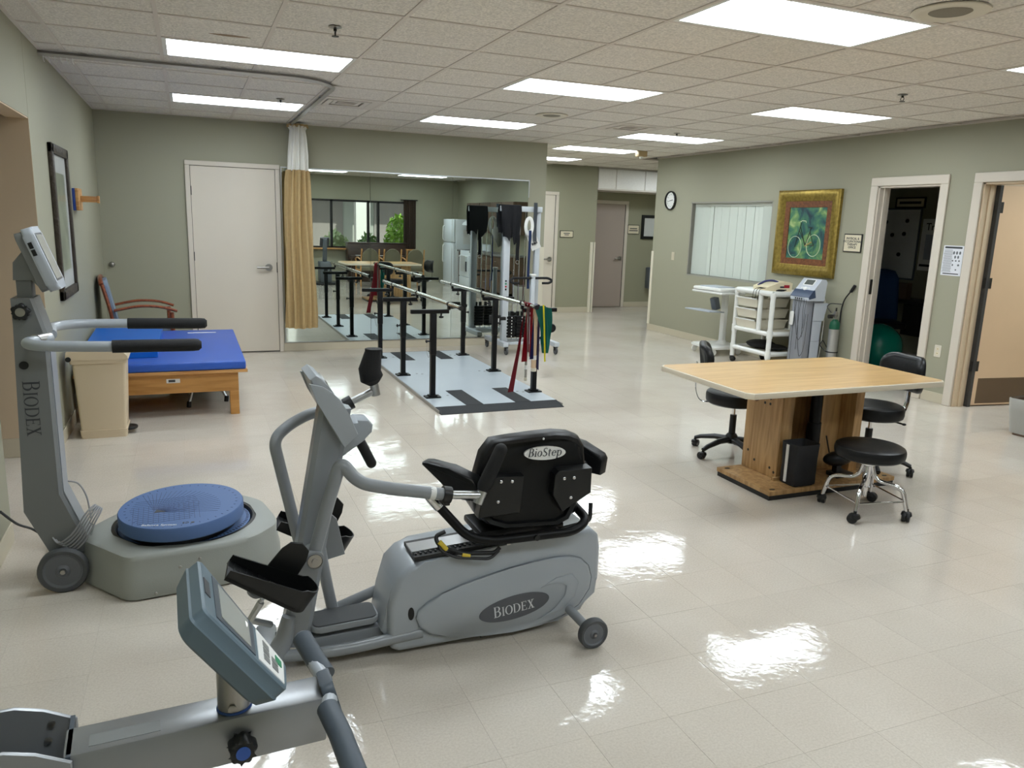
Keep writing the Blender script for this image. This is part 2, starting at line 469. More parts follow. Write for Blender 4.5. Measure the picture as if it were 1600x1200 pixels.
wall('wall_hall', [(4.29, 6.93, 13.05, 13.2, 0, H), (6.93, 7.03, 13.05, 13.95, 0, H)], 'paint_far')
wall('wall_far', [(7.03, 10, 13.87, 14.0, 0, H)], 'paint_far')
wall('wall_hall_right', [(9.2, 9.3, 10.7, 13.9, 0, H)], 'paint_far')
# rear wall with the long window (seen in the mirror)
VX0, VX1, VZ0, VZ1 = 2.2, 5.62, .84, 2.06
wall('wall_rear', [(XL - .12, VX0, YR - .12, YR, 0, H), (VX1, XR + .15, YR - .12, YR, 0, H), (VX0, VX1, YR - .12, YR, 0, VZ0), (VX0, VX1, YR - .12, YR, VZ1, H)], 'paint')
# soffit over the hall recess, faced with ceiling panels
so = S(MB().bx(7.03, 9.2, 13.06, 13.86, 2.265, H).build('trim_1', 'tbar'))
for x0, x1 in ((7.04, 7.4), (7.42, 8.02), (8.04, 8.64), (8.66, 9.19)):
    MB().bx(x0, x1, 13.045, 13.062, 2.29, 2.64).build('soffit_panel', 'soffit', so)

# ---- baseboards, corner guards
def baseb(name, boxes):
    q = MB()
    for b in boxes: q.bx(*b, .002, 1)
    return S(q.build(name, 'base'))
baseb('baseboard_left', [(XL, XL + .008, YR, 4.25, 0, .1), (XL, XL + .008, 5.77, YB, 0, .1)])
baseb('baseboard_back', [(XL, -.02, YB - .008, YB, 0, .1), (1.012, 4.43, YB - .008, YB, 0, .1)])
baseb('baseboard_right', [(XR - .008, XR, 6.46, 10.7, 0, .1), (XR - .008, XR, D2b + .095, D1a - .095, 0, .1), (XR - .008, XR, YR, D2a - .09, 0, .1)])
baseb('baseboard_hall', [(6.25, 6.93, 13.042, 13.05, 0, .1), (8.2, 9.2, 13.862, 13.87, 0, .1), (XR, 9.2, 10.7, 10.708, 0, .1), (4.43, 4.438, YB + .14, 13.0, 0, .1)])
baseb('baseboard_alcove', [(-1.2, XL, 5.764, 5.772, 0, .13)])
g = S(MB().bx(6.93, 6.985, 13.03, 13.05, .0, 1.31).bx(7.005, 7.035, 13.035, 13.1, 0, 1.31).build('trim_2', 'guard'))
g = S(MB().bx(XR - .006, XR + .05, 10.698, 10.712, .1, 1.25).bx(XR - .008, XR, 10.65, 10.7, .1, 1.25).build('trim_3', 'guard'))
g = S(MB().bx(4.36, 4.438, YB - .008, YB, .1, 1.31).bx(4.43, 4.438, YB - .008, YB + .05, .1, 1.31).build('trim_4', 'guard'))

# ---- ceiling lights
def ceiling_light(a, b, where):
    x0, y0 = GX + G * a, GY + G * b
    t = thing('ceiling_light', where, 'light', (x0 + G, y0 + G / 2, CZ), 0, 'recessed fluorescent ceiling lights')
    f = MB()
    W, D = 2 * G - .02, G - .02
    for b_ in ((-W / 2, W / 2, -D / 2, -D / 2 + .028), (-W / 2, W / 2, D / 2 - .028, D / 2), (-W / 2, -W / 2 + .028, -D / 2 + .028, D / 2 - .028), (W / 2 - .028, W / 2, -D / 2 + .028, D / 2 - .028)):
        f.bx(*b_, .0, .025)
    f.build('light_frame', 'white', t)
    MB().bx(-W / 2 + .026, W / 2 - .026, -D / 2 + .026, D / 2 - .026, .006, .02).build('diffuser', 'lamp', t)
    return t
LL = ['bright ceiling light panel just in front of the curved curtain track', 'bright ceiling light panel inside the curtain track, nearest the back wall', 'largest ceiling light panel, at the top right of the view',
      'ceiling light panel in the middle row above the recumbent stepper', 'ceiling light panel close above the wall mirror', 'ceiling light panel cut off by the right edge of the view',
      'ceiling light panel near the right wall, level with the two doorways', 'ceiling light panel nearest the wall clock beside a black sprinkler', 'ceiling light panel at the hall entrance beside a beige box',
      'farthest ceiling light panel, half hidden behind the mirror wall', 'ceiling light panel above the camera position, second column', 'ceiling light panel over the kitchen corner behind the camera', 'ceiling light panel above the near left wall', 'ceiling light panel at the rear left behind the camera']
for (a, b), l in zip(LIGHTS, LL): ceiling_light(a, b, l)

# ---- vents, speakers, sprinklers, smoke detector
def vent(k, r, l):
    t = thing('ceiling_vent', l, 'vent', (GX + G * (k + .5), GY + G * (r + .5), CZ), 0, 'square ceiling air diffusers')
    q = MB(); a = G / 2 - .012
    for s0, s1, z in ((a, a - .09, 0), (a - .10, a - .15, -.004), (a - .165, a - .2, .002)):
        for b_ in ((-s0, s0, -s0, -s1), (-s0, s0, s1, s0), (-s0, -s1, -s1, s1), (s1, s0, -s1, s1)): q.bx(*b_, z, z + .012)
    q.build('vent_frame', 'tbar', t)
    MB().bx(-a + .02, a - .02, -a + .02, a - .02, .016, .02).build('dark_throat', 'plenum', t)
    for i in range(5): MB().box((0, -.07 + .035 * i, .006), (.17, .02, .003), (.6, 0, 0)).build('vent_louver', 'tbar', t)
vent(0, 5, 'square ceiling vent beside the curtain track corner'); vent(5, 5, 'square ceiling vent between the mirror wall and hall'); vent(5, 11, 'square ceiling vent far down the hall')
def speaker(x, y, l, r=.16):
    t = thing('ceiling_speaker', l, 'speaker', (x, y, CZ))
    MB().lathe([(r, 0), (r, -.006), (r * .93, -.012), (r * .6, -.008), (r * .55, -.004)]).build('speaker_rim', 'offwhite', t)
    MB().lathe([(r * .56, -.004), (r * .5, -.009), (0, -.010)]).build('speaker_grille', mat('speaker_mesh', (140, 134, 120), .7, bump=.6, bscale=300), t)
speaker(3.36, 2.86, 'large round beige ceiling speaker next to the biggest light panel', .17)
speaker(3.33, 7.2, 'small round ceiling speaker ahead of the mirror wall')
def sprinkler(x, y, l):
    t = thing('fire_sprinkler', l, 'sprinkler', (x, y, CZ))
    MB().lathe([(.036, 0), (.036, -.004), (.012, -.010)]).build('escutcheon', 'steel', t)
    q = MB().cyl((0, 0, -.008), (0, 0, -.022), .009)
    for s_ in (-1, 1): q.tube([(0, s_ * .008, -.018), (0, s_ * .016, -.032), (0, s_ * .004, -.048)], .0028, 6)
    q.build('sprinkler_body', 'dark_metal', t)
    MB().cyl((0, 0, -.048), (0, 0, -.051), .02).build('deflector', 'dark_metal', t)
sprinkler(.815, 4.68, 'nearest fire sprinkler, above the left light panel'); sprinkler(.84, 7.72, 'fire sprinkler inside the curtain track')
sprinkler(5.03, 4.6, 'fire sprinkler at the upper right of the ceiling'); sprinkler(5.11, 7.7, 'fire sprinkler behind the light nearest the clock')
t = thing('smoke_detector', 'beige boxed smoke alarm on the ceiling at the hall entrance', 'alarm', (5.93, 9.78, CZ))
MB().bx(-.07, .07, -.05, .05, -.075, 0, .008).build('alarm_body', mat('tan_alarm_case', (176, 152, 112), .5), t); MB().lathe([(.03, -.075), (.022, -.1), (0, -.104)], seg=20).build('alarm_lens', 'white', t)
# stain on a ceiling tile
K['stain'] = mat('water_stain', (150, 128, 104), .95)
tag(MB().prism(ell(.12, .028, 20, 0, 0, 1.4), M.Translation((.29, 5.25, CZ + .0035)), .0015).build('ceiling_stain', 'stain'), 'brown water stain on the tile above the left light panel', 'stain')

# ---- doors
def lever(parent, c, d, side):
    # c = rose centre, d = outward direction (unit), side = lever direction (unit)
    c, d, side = V(c), V(d), V(side)
    h = MB().cyl(c, c + d * .012, .042).cyl(c + d * .012, c + d * .045, .012).tube(fillet([c + d * .045, c + d * .05 + side * .02, c + d * .05 + side * .135], .015), .0125, 10).build('door_handle', 'steel', parent)
    return h
def casing_boxes(q, axis, a, b, c0, c1, wd, top):
    # axis 'x': opening spans a..b in x at depth c0..c1 in y
    for lo, hi, z0, z1 in ((a - wd, a, 0, top), (b, b + wd, 0, top), (a - wd, b + wd, top, top + wd)):
        if axis == 'x': q.bx(lo, hi, c0, c1, z0, z1, .004, 1)
        else: q.bx(c0, c1, lo, hi, z0, z1, .004, 1)
d1 = struct('door_1')
q = MB(); casing_boxes(q, 'x', .05, .965, YB - .03, YB, .052, 2.135); q.build('door_frame', 'casing', d1)
MB().bx(.054, .961, YB - .012, YB - .001, .012, 2.131, .002, 1).build('door_slab', 'cream', d1)
MB().bx(.05, .965, YB - .006, YB - .0005, 0, 2.135).build('door_gap', 'plenum', d1)
lever(d1, (.865, YB - .012, 1.01), (0, -1, 0), (-1, 0, 0))
for z in (.25, 1.13, 1.86): MB().bx(.047, .06, YB - .022, YB - .01, z - .05, z + .05, .002, 1).build('hinge', 'dark_metal', d1)
MB().bx(.955, .966, YB - .016, YB - .012, .95, 1.07).build('strike_plate', 'dark_metal', d1)
tag(MB().lathe([(.028, 0), (.03, .015), (.022, .03), (.012, .036), (0, .036)], (-.79, YB, 1.03), M.Rotation(PI / 2, 4, 'X')).build('door_stop', 'steel'), 'round steel wall bumper between the corner and the closed door', 'door stop')

def jamb_set(name, a, b, m, stop=True):
    d = struct(name); wd = .088
    q = MB(); casing_boxes(q, 'y', a, b, XR - .022, XR, wd, DH); q.build('door_casing', 'casing', d)
    q = MB().bx(XR, XR + .15, a, a + .018, 0, DH).bx(XR, XR + .15, b - .018, b, 0, DH).bx(XR, XR + .15, a, b, DH - .018, DH)
    q.bx(XR + .06, XR + .1, a + .018, a + .03, 0, DH).bx(XR + .06, XR + .1, b - .03, b - .018, 0, DH)
    q.build('door_jamb', m, d); return d
d2 = jamb_set('door_2', D1a, D1b, 'casing')
MB().bx(XR + .02, XR + .055, D1b - .022, D1b - .0175, .98, 1.14).build('strike_plate', 'dark_metal', d2)
d3 = jamb_set('door_3', D2a, D2b, K['tan'])
dr = MB().bx(0, .045, -.0, .86, .012, 2.1, .002, 1)
ds = MB().bx(0, .86, -.022, .022, .012, 2.1, .002, 1).build('door_slab', 'tandoor', d3); ds.location = (XR + .20, D2b - .03, 0); ds.rotation_euler = (0, 0, -.13)
MB().bx(.05, .82, -.0245, -.0215, .03, .28, .001, 1).build('kick_plate', 'kick', ds)
for z in (.4, 1.2, 1.9): 
    MB().cyl((-.022, -.028, z - .055), (-.022, -.028, z + .055), .007, seg=10).bx(-.02, .03, -.0265, -.0225, z - .05, z + .05).bx(-.062, -.024, -.0265, -.0225, z - .05, z + .05).build('hinge', 'dark_metal', ds)
MB().bx(XR + .15, XR + .19, D2b - .06, D2b + .06, 0, 2.1).build('hinge_gap', 'plenum', d3)
# hall doors
d4 = struct('door_4')
q = MB(); casing_boxes(q, 'x', 5.26, 6.18, 13.02, 13.05, .06, 2.13); q.build('door_frame', 'casing', d4)
MB().bx(5.265, 6.175, 13.035, 13.049, .01, 2.127, .002, 1).build('door_slab', 'cream', d4); MB().bx(6.172, 6.182, 13.03, 13.049, .01, 2.127).build('door_gap', 'plenum', d4)
lever(d4, (6.1, 13.035, .985), (0, -1, 0), (-1, 0, 0))
d5 = struct('door_5')
q = MB(); casing_boxes(q, 'x', 7.1, 8.12, 13.84, 13.87, .065, 2.045); q.build('door_frame', 'casing', d5)
MB().bx(7.105, 8.112, 13.85, 13.869, .01, 2.04, .002, 1).build('door_slab', 'pinkdoor', d5); MB().bx(8.109, 8.122, 13.845, 13.869, .01, 2.04).build('door_gap', 'plenum', d5)
lever(d5, (8.04, 13.85, .98), (0, -1, 0), (-1, 0, 0))

# ---- interior office window with vertical blinds
w1 = struct('window_1')
K['winframe'] = mat('grey_window_frame', (150, 148, 138), .5)
K['blind'] = mat('blind_vane', (226, 230, 224), .6)
q = MB()
for b_ in ((XR + .002, XR + .1, WY0, WY0 + .02, WZ0, WZ1), (XR + .002, XR + .1, WY1 - .02, WY1, WZ0, WZ1), (XR + .002, XR + .1, WY0, WY1, WZ0, WZ0 + .02), (XR + .002, XR + .1, WY0, WY1, WZ1 - .02, WZ1)): q.bx(*b_)
q.build('window_frame', 'winframe', w1)
MB().bx(XR + .035, XR + .04, WY0 + .02, WY1 - .02, WZ0 + .02, WZ1 - .02).build('pane', 'glass', w1)
MB().bx(XR + .06, XR + .1, WY0 + .02, WY1 - .02, WZ1 - .06, WZ1 - .02).build('blind_headrail', 'white', w1)
N = 20; pos = []
for i in range(N):
    y = WY1 - .05 - i * (WY1 - WY0 - .1) / (N - 1); pos.append(y)
vane = None
for i, y in enumerate(pos):
    a = .10 if 4 <= i <= 16 else .6
    if vane is None:
        vane = MB().bx(-.0012, .0012, -.0375, .0375, WZ0 + .025, WZ1 - .06).build('blind_vane', 'blind', w1); o = vane
    else: o = link_copy(vane, w1)
    o.location = (XR + .085 + .003 * (i % 2), y, 0); o.rotation_euler = (0, 0, a + R.uniform(-.08, .08))
# ceiling panels out of view; extra ones brighten the far hall and tan room
def unseen_light(x, y, nm, lbl):
    t = thing('ceiling_light', lbl, 'light', (x, y, CZ))
    MB().bx(-.58, .58, -.27, .27, .0, .025).build('light_frame', 'white', t); MB().bx(-.55, .55, -.25, .25, -.004, .0).build('diffuser', 'lamp', t)
unseen_light(8.35, 12.0, 0, 'unseen ceiling light added round the corner to brighten the far hall')  # added lamp, hidden by the right wall, brightens the far hall door
unseen_light(7.7, 3.9, 0, 'nearer ceiling light in the tan room behind the open door')
unseen_light(8.8, 4.4, 0, 'unseen farther ceiling light added to brighten the tan room behind the open door')  # second lamp added so the open tan door gets more light
# ================================================================ serif lettering for the machine badges
def settle(root):
    bpy.context.view_layer.update()
    inv = root.matrix_basis.inverted(); done = set()
    for ch in root.children:
        for o in [ch] + list(ch.children):
            if o.data and o.data.name not in done and o.get('local') is None:
                o.data.transform(inv); done.add(o.data.name)
    return root
def ringp(cx, cy, ax, ay, bx_, by_, a0, a1, n=10):
    out = []
    for k in range(n):
        u, v = math.radians(a0 + (a1 - a0) * k / n), math.radians(a0 + (a1 - a0) * (k + 1) / n)
        out.append([(cx + ax * math.cos(u), cy + ay * math.sin(u)), (cx + ax * math.cos(v), cy + ay * math.sin(v)), (cx + bx_ * math.cos(v), cy + by_ * math.sin(v)), (cx + bx_ * math.cos(u), cy + by_ * math.sin(u))])
    return out
def rc(x0, x1, y0, y1): return [(x0, y0), (x1, y0), (x1, y1), (x0, y1)]
def stem(x, w_=.13, s_=.06): return [rc(x, x + w_, 0, 1), rc(x - s_, x + w_ + s_, 0, .045), rc(x - s_, x + w_ + s_, .955, 1)]
def glyph(c):
    if c == 'I': return stem(.07), .30
    if c == 'B': return stem(.07) + [rc(.1, .33, .955, 1), rc(.1, .33, .5, .545), rc(.1, .36, 0, .045)] + ringp(.32, .75, .27, .25, .14, .205, -90, 90) + ringp(.34, .2725, .31, .2725, .17, .2275, -90, 90), .72
    if c == 'O': return ringp(.43, .5, .42, .515, .27, .465, 0, 360, 24), .88
    if c == 'D': return stem(.07) + [rc(.1, .36, .955, 1), rc(.1, .36, 0, .045)] + ringp(.34, .5, .46, .5, .31, .455, -90, 90, 14), .86
    if c == 'E': return stem(.07) + [rc(.1, .58, .955, 1), rc(.1, .6, 0, .045), rc(.1, .46, .48, .525), rc(.55, .59, .8, 1), rc(.57, .62, 0, .22), rc(.43, .47, .4, .6)], .68
    if c == 'X': return [[(.08, 1), (.25, 1), (.70, 0), (.53, 0)], [(.56, 1), (.63, 1), (.2, 0), (.13, 0)], rc(.02, .32, .955, 1), rc(.46, .74, .955, 1), rc(.02, .3, 0, .045), rc(.44, .78, 0, .045)], .80
    if c == 'S': return ringp(.3, .75, .24, .26, .15, .21, 40, 265, 14) + ringp(.3, .26, .27, .27, .14, .22, 95, -140, 14) + [[(.17, .58), (.25, .66), (.43, .44), (.34, .37)], rc(.45, .48, .78, 1), rc(.05, .08, 0, .22)], .62
    if c == 'i': return [rc(.07, .19, 0, .66), rc(0, .26, 0, .045), rc(.01, .1, .615, .66)] + [rc(.07, .19, .82, .95)], .30
    if c == 'o': return ringp(.3, .33, .29, .345, .17, .295, 0, 360, 20), .62
    if c == 't': return [rc(.1, .22, .08, .85), rc(0, .4, .61, .66)] + ringp(.26, .14, .16, .15, .04, .1, 180, 300, 6), .42
    if c == 'e': return ringp(.3, .33, .28, .345, .16, .295, 0, 320, 16) + [rc(.14, .56, .34, .385)], .60
    if c == 'p': return [rc(.07, .19, -.3, .66), rc(0, .27, -.3, -.255), rc(.0, .1, .615, .66)] + ringp(.34, .33, .28, .345, .15, .295, -140, 140, 16), .66
    return [], .3
def serif(name, s_, h, mt, m, parent, small=.82, ext=.0008, slant=0.0, gap=.04):
    q = MB(); x = 0; items = []
    for i, c in enumerate(s_):
        g, adv = glyph(c); k = 1.0 if (i == 0 or c.islower() or small == 1) else small
        if small == 1: k = 1
        for p in g: items.append([((x + px * k) * h, py * k * h) for px, py in p])
        x += (adv + gap) * k
    wd = x * h
    for p in items: q.prism([(a - wd / 2 + slant * b, b - h / 2) for a, b in p], mt, ext)
    return q.build(name, m, parent, angle=10)

# ================================================================ recumbent stepper in the middle
K['shell'] = mat('silver_grey_shell', (158, 164, 170), .36, coat=.25, bump=.01, bscale=300)
K['shell_d'] = mat('dark_grey_badge', (84, 86, 91), .4)
K['lettersilver'] = mat('silver_print', (215, 217, 220), .4)
K['letterdark'] = mat('dark_print', (58, 60, 64), .5)
K['yellow'] = mat('yellow_sleeve', (214, 186, 60), .5)
K['labelw'] = mat('white_label', (225, 225, 222), .5)
XZ = lambda y: M(((1, 0, 0, 0), (0, 0, -1, y), (0, 1, 0, 0), (0, 0, 0, 1)))     # local (x, y) -> world (x, z); local z -> -y
bs = thing('recumbent_stepper', 'grey recumbent stepper trainer with black swivel seat in the middle of the floor', 'exercise machine', (1.0, 2.72, 0))
body = [(.66, .02), (1.25, .02), (1.32, .035), (1.43, .06), (1.465, .145), (1.503, .19), (1.503, .33), (1.492, .385), (1.455, .418), (1.2, .405), (.76, .372), (.70, .358), (.655, .315), (.622, .2), (.622, .07), (.632, .035)]
MB().prism(body, XZ(2.86), .26, .022, 3).build('body_shell', 'shell', bs, 45)
o = MB().prism([(x, z) for x, z in [(.60, .10), (.625, .06), (.655, .06), (.665, .2), (.69, .30), (.725, .352), (.70, .35), (.655, .31), (.625, .22)]], XZ(2.835), .2, .006).build('nose_cover', 'shell', bs)
# raised shield on the near flank, with the dark oval badge
c0 = V((1.088, .172)); an = math.radians(8.5)
def rot2(pts, a, c): return [(c[0] + x * math.cos(a) - y * math.sin(a), c[1] + x * math.sin(a) + y * math.cos(a)) for x, y in pts]
sh = [(.722, .155), (.735, .115), (.775, .078), (.871, .05), (1.0, .034), (1.12, .028), (1.241, .036), (1.34, .058), (1.41, .095), (1.455, .16), (1.462, .21), (1.445, .265), (1.41, .30), (1.363, .316), (1.29, .32), (1.2, .314), (1.1, .302), (1.0, .284), (.9, .262), (.82, .236), (.76, .206), (.73, .182)]
o = MB().prism(sh, XZ(2.602), .016, .012, 3).build('side_shield', 'shell', bs, 60)
sw = MB().prism([(1.23, .20), (1.3, .235), (1.37, .24), (1.40, .20), (1.385, .14), (1.33, .09), (1.22, .065), (1.30, .10), (1.345, .15), (1.35, .195), (1.32, .215), (1.27, .21)], XZ(2.589), .006, .004).build('swoosh_rib', 'shell', o, 60)
bd = MB().prism(rot2(ell(.15, .05, 40), .12, (1.121, .136)), XZ(2.588), .004, .001, 1).build('badge', 'shell_d', o)
lt = serif('lettering', 'BIODEX', .046, M.Translation((1.119, 2.5835, .136)) @ M.Rotation(-.105, 4, 'Y') @ M.Rotation(PI / 2, 4, 'X'), 'lettersilver', bs)
lab(bd, 'dark grey oval badge'); lab(lt, 'silver maker lettering on the dark badge')
MB().prism(ell(.012, .026, 16, .705, .172), XZ(2.602), .004).build('rod_hole', 'black', bs)
MB().bx(.985, .988, 2.596, 2.601, .022, .045).build('seam', 'plenum', bs)
q = MB()
for x in (.968, 1.008): q.cyl((x, 2.604, .036), (x, 2.596, .036), .008, seg=12)
islands(q, 'screw', 'grey_d', bs)
# seat rail
rd = (V((1.455, 0, .418)) - V((.70, 0, .358))).normalized(); tl = M.Translation((.98, 2.69, .392)) @ M.Rotation(-.052, 4, 'Y')
MB().box((0, 0, .004), (.52, .155, .016)).build('rail_base', 'black', bs).data.transform(tl)
o = MB().box((-.01, 0, .0155), (.5, .085, .008)).build('rail_strip', 'aluminium', bs); o.data.transform(tl)
q = MB()
for i in range(26): q.box((-.25 + i * .0195, -.05, .014), (.008, .02, .006))
o = q.build('rail_teeth', 'black', bs); o.data.transform(tl)
# wheels at the rear
islands(MB().cyl((1.36, 2.62, .09), (1.385, 2.43, .062), .019, seg=16).cyl((1.36, 2.84, .09), (1.385, 3.0, .062), .019, seg=16), 'axle', 'grey', bs)
def wheel_mb(r, w_, m1, m2, parent, c, name='wheel', axis='Y', hub=True):
    o = MB().lathe([(r * .70, -w_ * .2), (r * .80, -w_ * .5), (r * .93, -w_ * .5), (r, -w_ * .3), (r, w_ * .3), (r * .93, w_ * .5), (r * .8, w_ * .5), (r * .7, w_ * .2)], c, axis, 36).build(name, m1, parent)
    MB().lathe([(0, -w_ * .38), (r * .18, -w_ * .56), (r * .24, -w_ * .5), (r * .3, -w_ * .36), (r * .68, -w_ * .3), (r * .76, -w_ * .44), (r * .81, -w_ * .44), (r * .81, w_ * .44), (r * .3, w_ * .36), (0, w_ * .4)], c, axis, 30).build('hub', m2, o)
    MB().lathe([(0, -w_ * .72), (r * .1, -w_ * .7), (r * .13, -w_ * .5), (r * .13, 0), (0, 0)], c, axis, 14).build('hub_bolt', 'steel', o)
    return o
K['tread'] = mat('grey_rubber_tread', (74, 76, 78), .6); K['hubgrey'] = mat('grey_wheel_hub', (98, 101, 106), .45)
wheel_mb(.061, .034, 'tread', 'hubgrey', bs, (1.388, 2.425, .061)); wheel_mb(.061, .034, 'tread', 'hubgrey', bs, (1.388, 3.0, .061))
# floor frame
MB().tube(fillet([(.215, 2.66, .055), (.45, 2.62, .06), (.75, 2.61, .085)], .1), .022, 14).build('frame_tube', 'grey', bs)
MB().tube(fillet([(.24, 2.80, .055), (.40, 2.86, .075), (.47, 2.87, .10), (.70, 2.84, .19)], .1), .021, 14).build('frame_tube', 'grey', bs)
MB().box((.5, 2.735, .06), (.40, .12, .075), (0, -.02, 0), .006).build('frame_beam', 'grey', bs)
MB().bx(.17, .245, 2.55, 2.93, .0, .05, .012).build('front_foot', 'grey', bs)
MB().prism(rrect(.25, .135, .03, 6), M.Translation((.475, 2.725, .122)) @ M.Rotation(-.03, 4, 'Y'), .022, .006, 2).build('step_plate', 'grey', bs)
MB().prism(rrect(.235, .12, .025, 6), M.Translation((.475, 2.725, .1445)) @ M.Rotation(-.03, 4, 'Y'), .004).build('step_tread', K['tread'], bs)
# mast
mt = M.Identity(4)
rings = []
for t, hw in ((0, .05), (.45, .052), (1, .056)):
    cx, cz = .289 + (.452 - .289) * t, .07 + (.965 - .07) * t
    d = V((.163, 0, .895)).normalized(); nx = V((d.z, 0, -d.x)); c = V((cx, 2.72, cz))
    rings.append([c + nx * a + V((0, b, 0)) for a, b in [(hw * x, .042 * y) for x, y in ((1, -.7), (1, .7), (.7, 1), (-.7, 1), (-1, .7), (-1, -.7), (-.7, -1), (.7, -1))]])
MB().loft(rings).build('mast', 'grey', bs, 30)
MB().tube([(.215, 2.665, .05), (.252, 2.67, .12), (.27, 2.675, .2)], [.04, .032, .024], 14).build('mast_gusset', 'grey', bs)
MB().tube(spline([(.40, 2.80, .42), (.425, 2.81, .26), (.455, 2.82, .10)], 5), .022, 12).build('strut', 'grey', bs)
# console
con = [(.353, 1.066), (.398, 1.054), (.431, 1.031), (.458, 1.003), (.487, .951), (.517, .878), (.468, .832), (.377, 1.003)]
MB().prism(con, XZ(2.632), .012, .003).build('console_side', 'shell', bs)
MB().prism(con, XZ(2.868), .012, .003).build('console_side', 'shell', bs)
MB().prism([(.357, 1.078), (.378, 1.092), (.40, 1.078), (.425, 1.045), (.46, .99), (.505, .905), (.49, .87), (.455, .855), (.392, .975)], XZ(2.858), .226, .006, 2).build('console_body', 'shell', bs, 30)
MB().prism([(.44, .775), (.465, .765), (.555, .832), (.585, .858), (.588, .885), (.572, .905), (.53, .91), (.49, .885), (.42, .86)], XZ(2.80), .10, .012, 2).build('console_base', 'shell', bs)
dsp = frame((.443, 2.75, .995), (0, 1, 0), (-.42, 0, .90))
MB().prism(rrect(.16, .11, .01), dsp @ M.Translation((0, .02, .0)), .006).build('display', 'screen', bs)
MB().tube([(.535, 2.73, .845), (.545, 2.73, .82), (.585, 2.725, .735)], [.012, .019, .019], 14).ball((.585, 2.725, .735), .019, (1, 1, 1), 2).build('release_handle', 'black', bs)
# moving arms
def arm(name_y, pts, r, stub, clamp, tube_pts, tee, grip):
    o = MB().tube(fillet(pts, [.05] * len(pts), 7), r, 16).build('arm_lever', 'grey', bs)
    return o
near_arm = MB().tube(fillet([(.352, 2.6, .45), (.402, 2.59, .64), (.447, 2.575, .80), (.50, 2.55, .725), (.60, 2.535, .70), (.81, 2.535, .655)], [0, .05, .035, .05, .06, 0], 8), .023, 16).build('arm_lever', 'grey', bs)
MB().tube([(.752, 2.535, .667), (.772, 2.535, .663)], .0234, 16).build('size_label', 'labelw', near_arm)
MB().cyl((.352, 2.645, .45), (.352, 2.565, .45), .034, seg=24).build('pivot_cap', 'grey', near_arm)
MB().lathe([(.0, -.004), (.010, -.004), (.011, 0), (.024, 0), (.026, -.004), (.026, .01)], (.352, 2.563, .45), 'Y', 24).build('pivot_bolt', 'steel', near_arm)
MB().tube([(.80, 2.535, .657), (.83, 2.535, .65)], .031, 16).bx(.805, .826, 2.52, 2.55, .615, .65, .004).build('arm_clamp', 'black', bs)
MB().tube([(.82, 2.535, .652), (.945, 2.54, .636)], .0155, 14).build('arm_extension', 'aluminium', bs)
MB().cyl((.937, 2.54, .605), (.967, 2.545, .672), .019, seg=16).build('arm_tee', 'aluminium', bs)
MB().tube([(.957, 2.545, .65), (.965, 2.545, .668), (1.028, 2.55, .80)], [.02, .027, .024], 16).ball((1.028, 2.55, .80), .024, (1, 1, 1), 2).build('foam_grip', 'foam', bs)
far_arm = MB().tube(fillet([(.35, 2.86, .33), (.26, 2.95, .79), (.33, 2.99, .835), (.40, 2.99, .87), (.53, 2.98, .895)], [0, .06, .03, .03, 0], 8), .022, 16).build('arm_lever', 'grey', bs)
MB().cyl((.35, 2.80, .33), (.35, 2.9, .33), .034, seg=20).build('pivot_cap', 'grey', far_arm)
MB().tube([(.535, 2.98, .897), (.565, 2.98, .912)], .028, 16).build('arm_clamp', 'black', bs)
MB().tube([(.56, 2.98, .91), (.655, 2.97, .955)], .0145, 14).build('arm_extension', 'aluminium', bs)
MB().cyl((.658, 2.97, .935), (.645, 2.968, 1.0), .018, seg=16).build('arm_tee', 'aluminium', bs)
MB().tube([(.65, 2.968, .985), (.64, 2.966, 1.005), (.632, 2.965, 1.04), (.648, 2.965, 1.118)], [.024, .046, .044, .031], 16).lathe([(.028, 0), (.034, 0), (.034, .008), (.028, .008)], (.648, 2.965, 1.114)).build('foam_grip', 'foam', bs)
# pedals: tray with heel cup and side flange
def pedal(mt, nm):
    q = MB(); L, W = .30, .10
    out = [(-L * .5, -W / 2), (L * .3, -W / 2)] + [(L * .3 + W / 2 * 1.1 * math.sin(a), -W / 2 * math.cos(a)) for a in [PI * k / 12 for k in range(1, 12)]] + [(L * .3, W / 2), (-L * .5, W / 2)]
    q.prism(out, mt, .012)
    n = len(out)
    hh = lambda x: .035 + .05 * max(0, (x + L * .5) / L) if x < .1 else .085
    rows = [[mt @ V((x, y, -.004)) for x, y in out], [mt @ V((x, y, hh(x))) for x, y in out]]
    inn = [(x * .97, y * .9) for x, y in out]
    q.loft([rows[0], rows[1], [mt @ V((x, y, hh(x) )) for x, y in inn], [mt @ V((x, y, .012)) for x, y in inn]], caps=False, closed=False)
    o = q.build('pedal', 'black', bs, 35)
    fl = [(-.055, 0), (-.048, .10), (-.035, .135), (0, .15), (.035, .135), (.048, .10), (.055, 0)]
    MB().prism(fl, mt @ M.Translation((.02, W / 2 + .004, .03)) @ M.Rotation(PI / 2, 4, 'X'), .008, .002, 1).build('pedal_flange', 'black', o)
    q = MB()
    for i in range(7): q.bx(-.13 + i * .022, -.127 + i * .022, -.04, .04, .012, .016)
    g = q.build('pedal_ribs', 'black', o); g.data.transform(mt)
    MB().lathe([(.03, 0), (.034, -.02), (.022, -.035)], (0, 0, 0)).build('pedal_mount', 'grey_mid', o).data.transform(mt @ M.Translation((-.03, 0, 0)))
    return o
pm = frame((.185, 2.50, .40), V((.83, -.05, -.56)), V((.12, .98, .12)))
pedal(pm, 0)
pm2 = frame((.395, 2.97, .365), V((.86, -.05, -.50)), V((.10, .98, .08)))
pedal(pm2, 1)
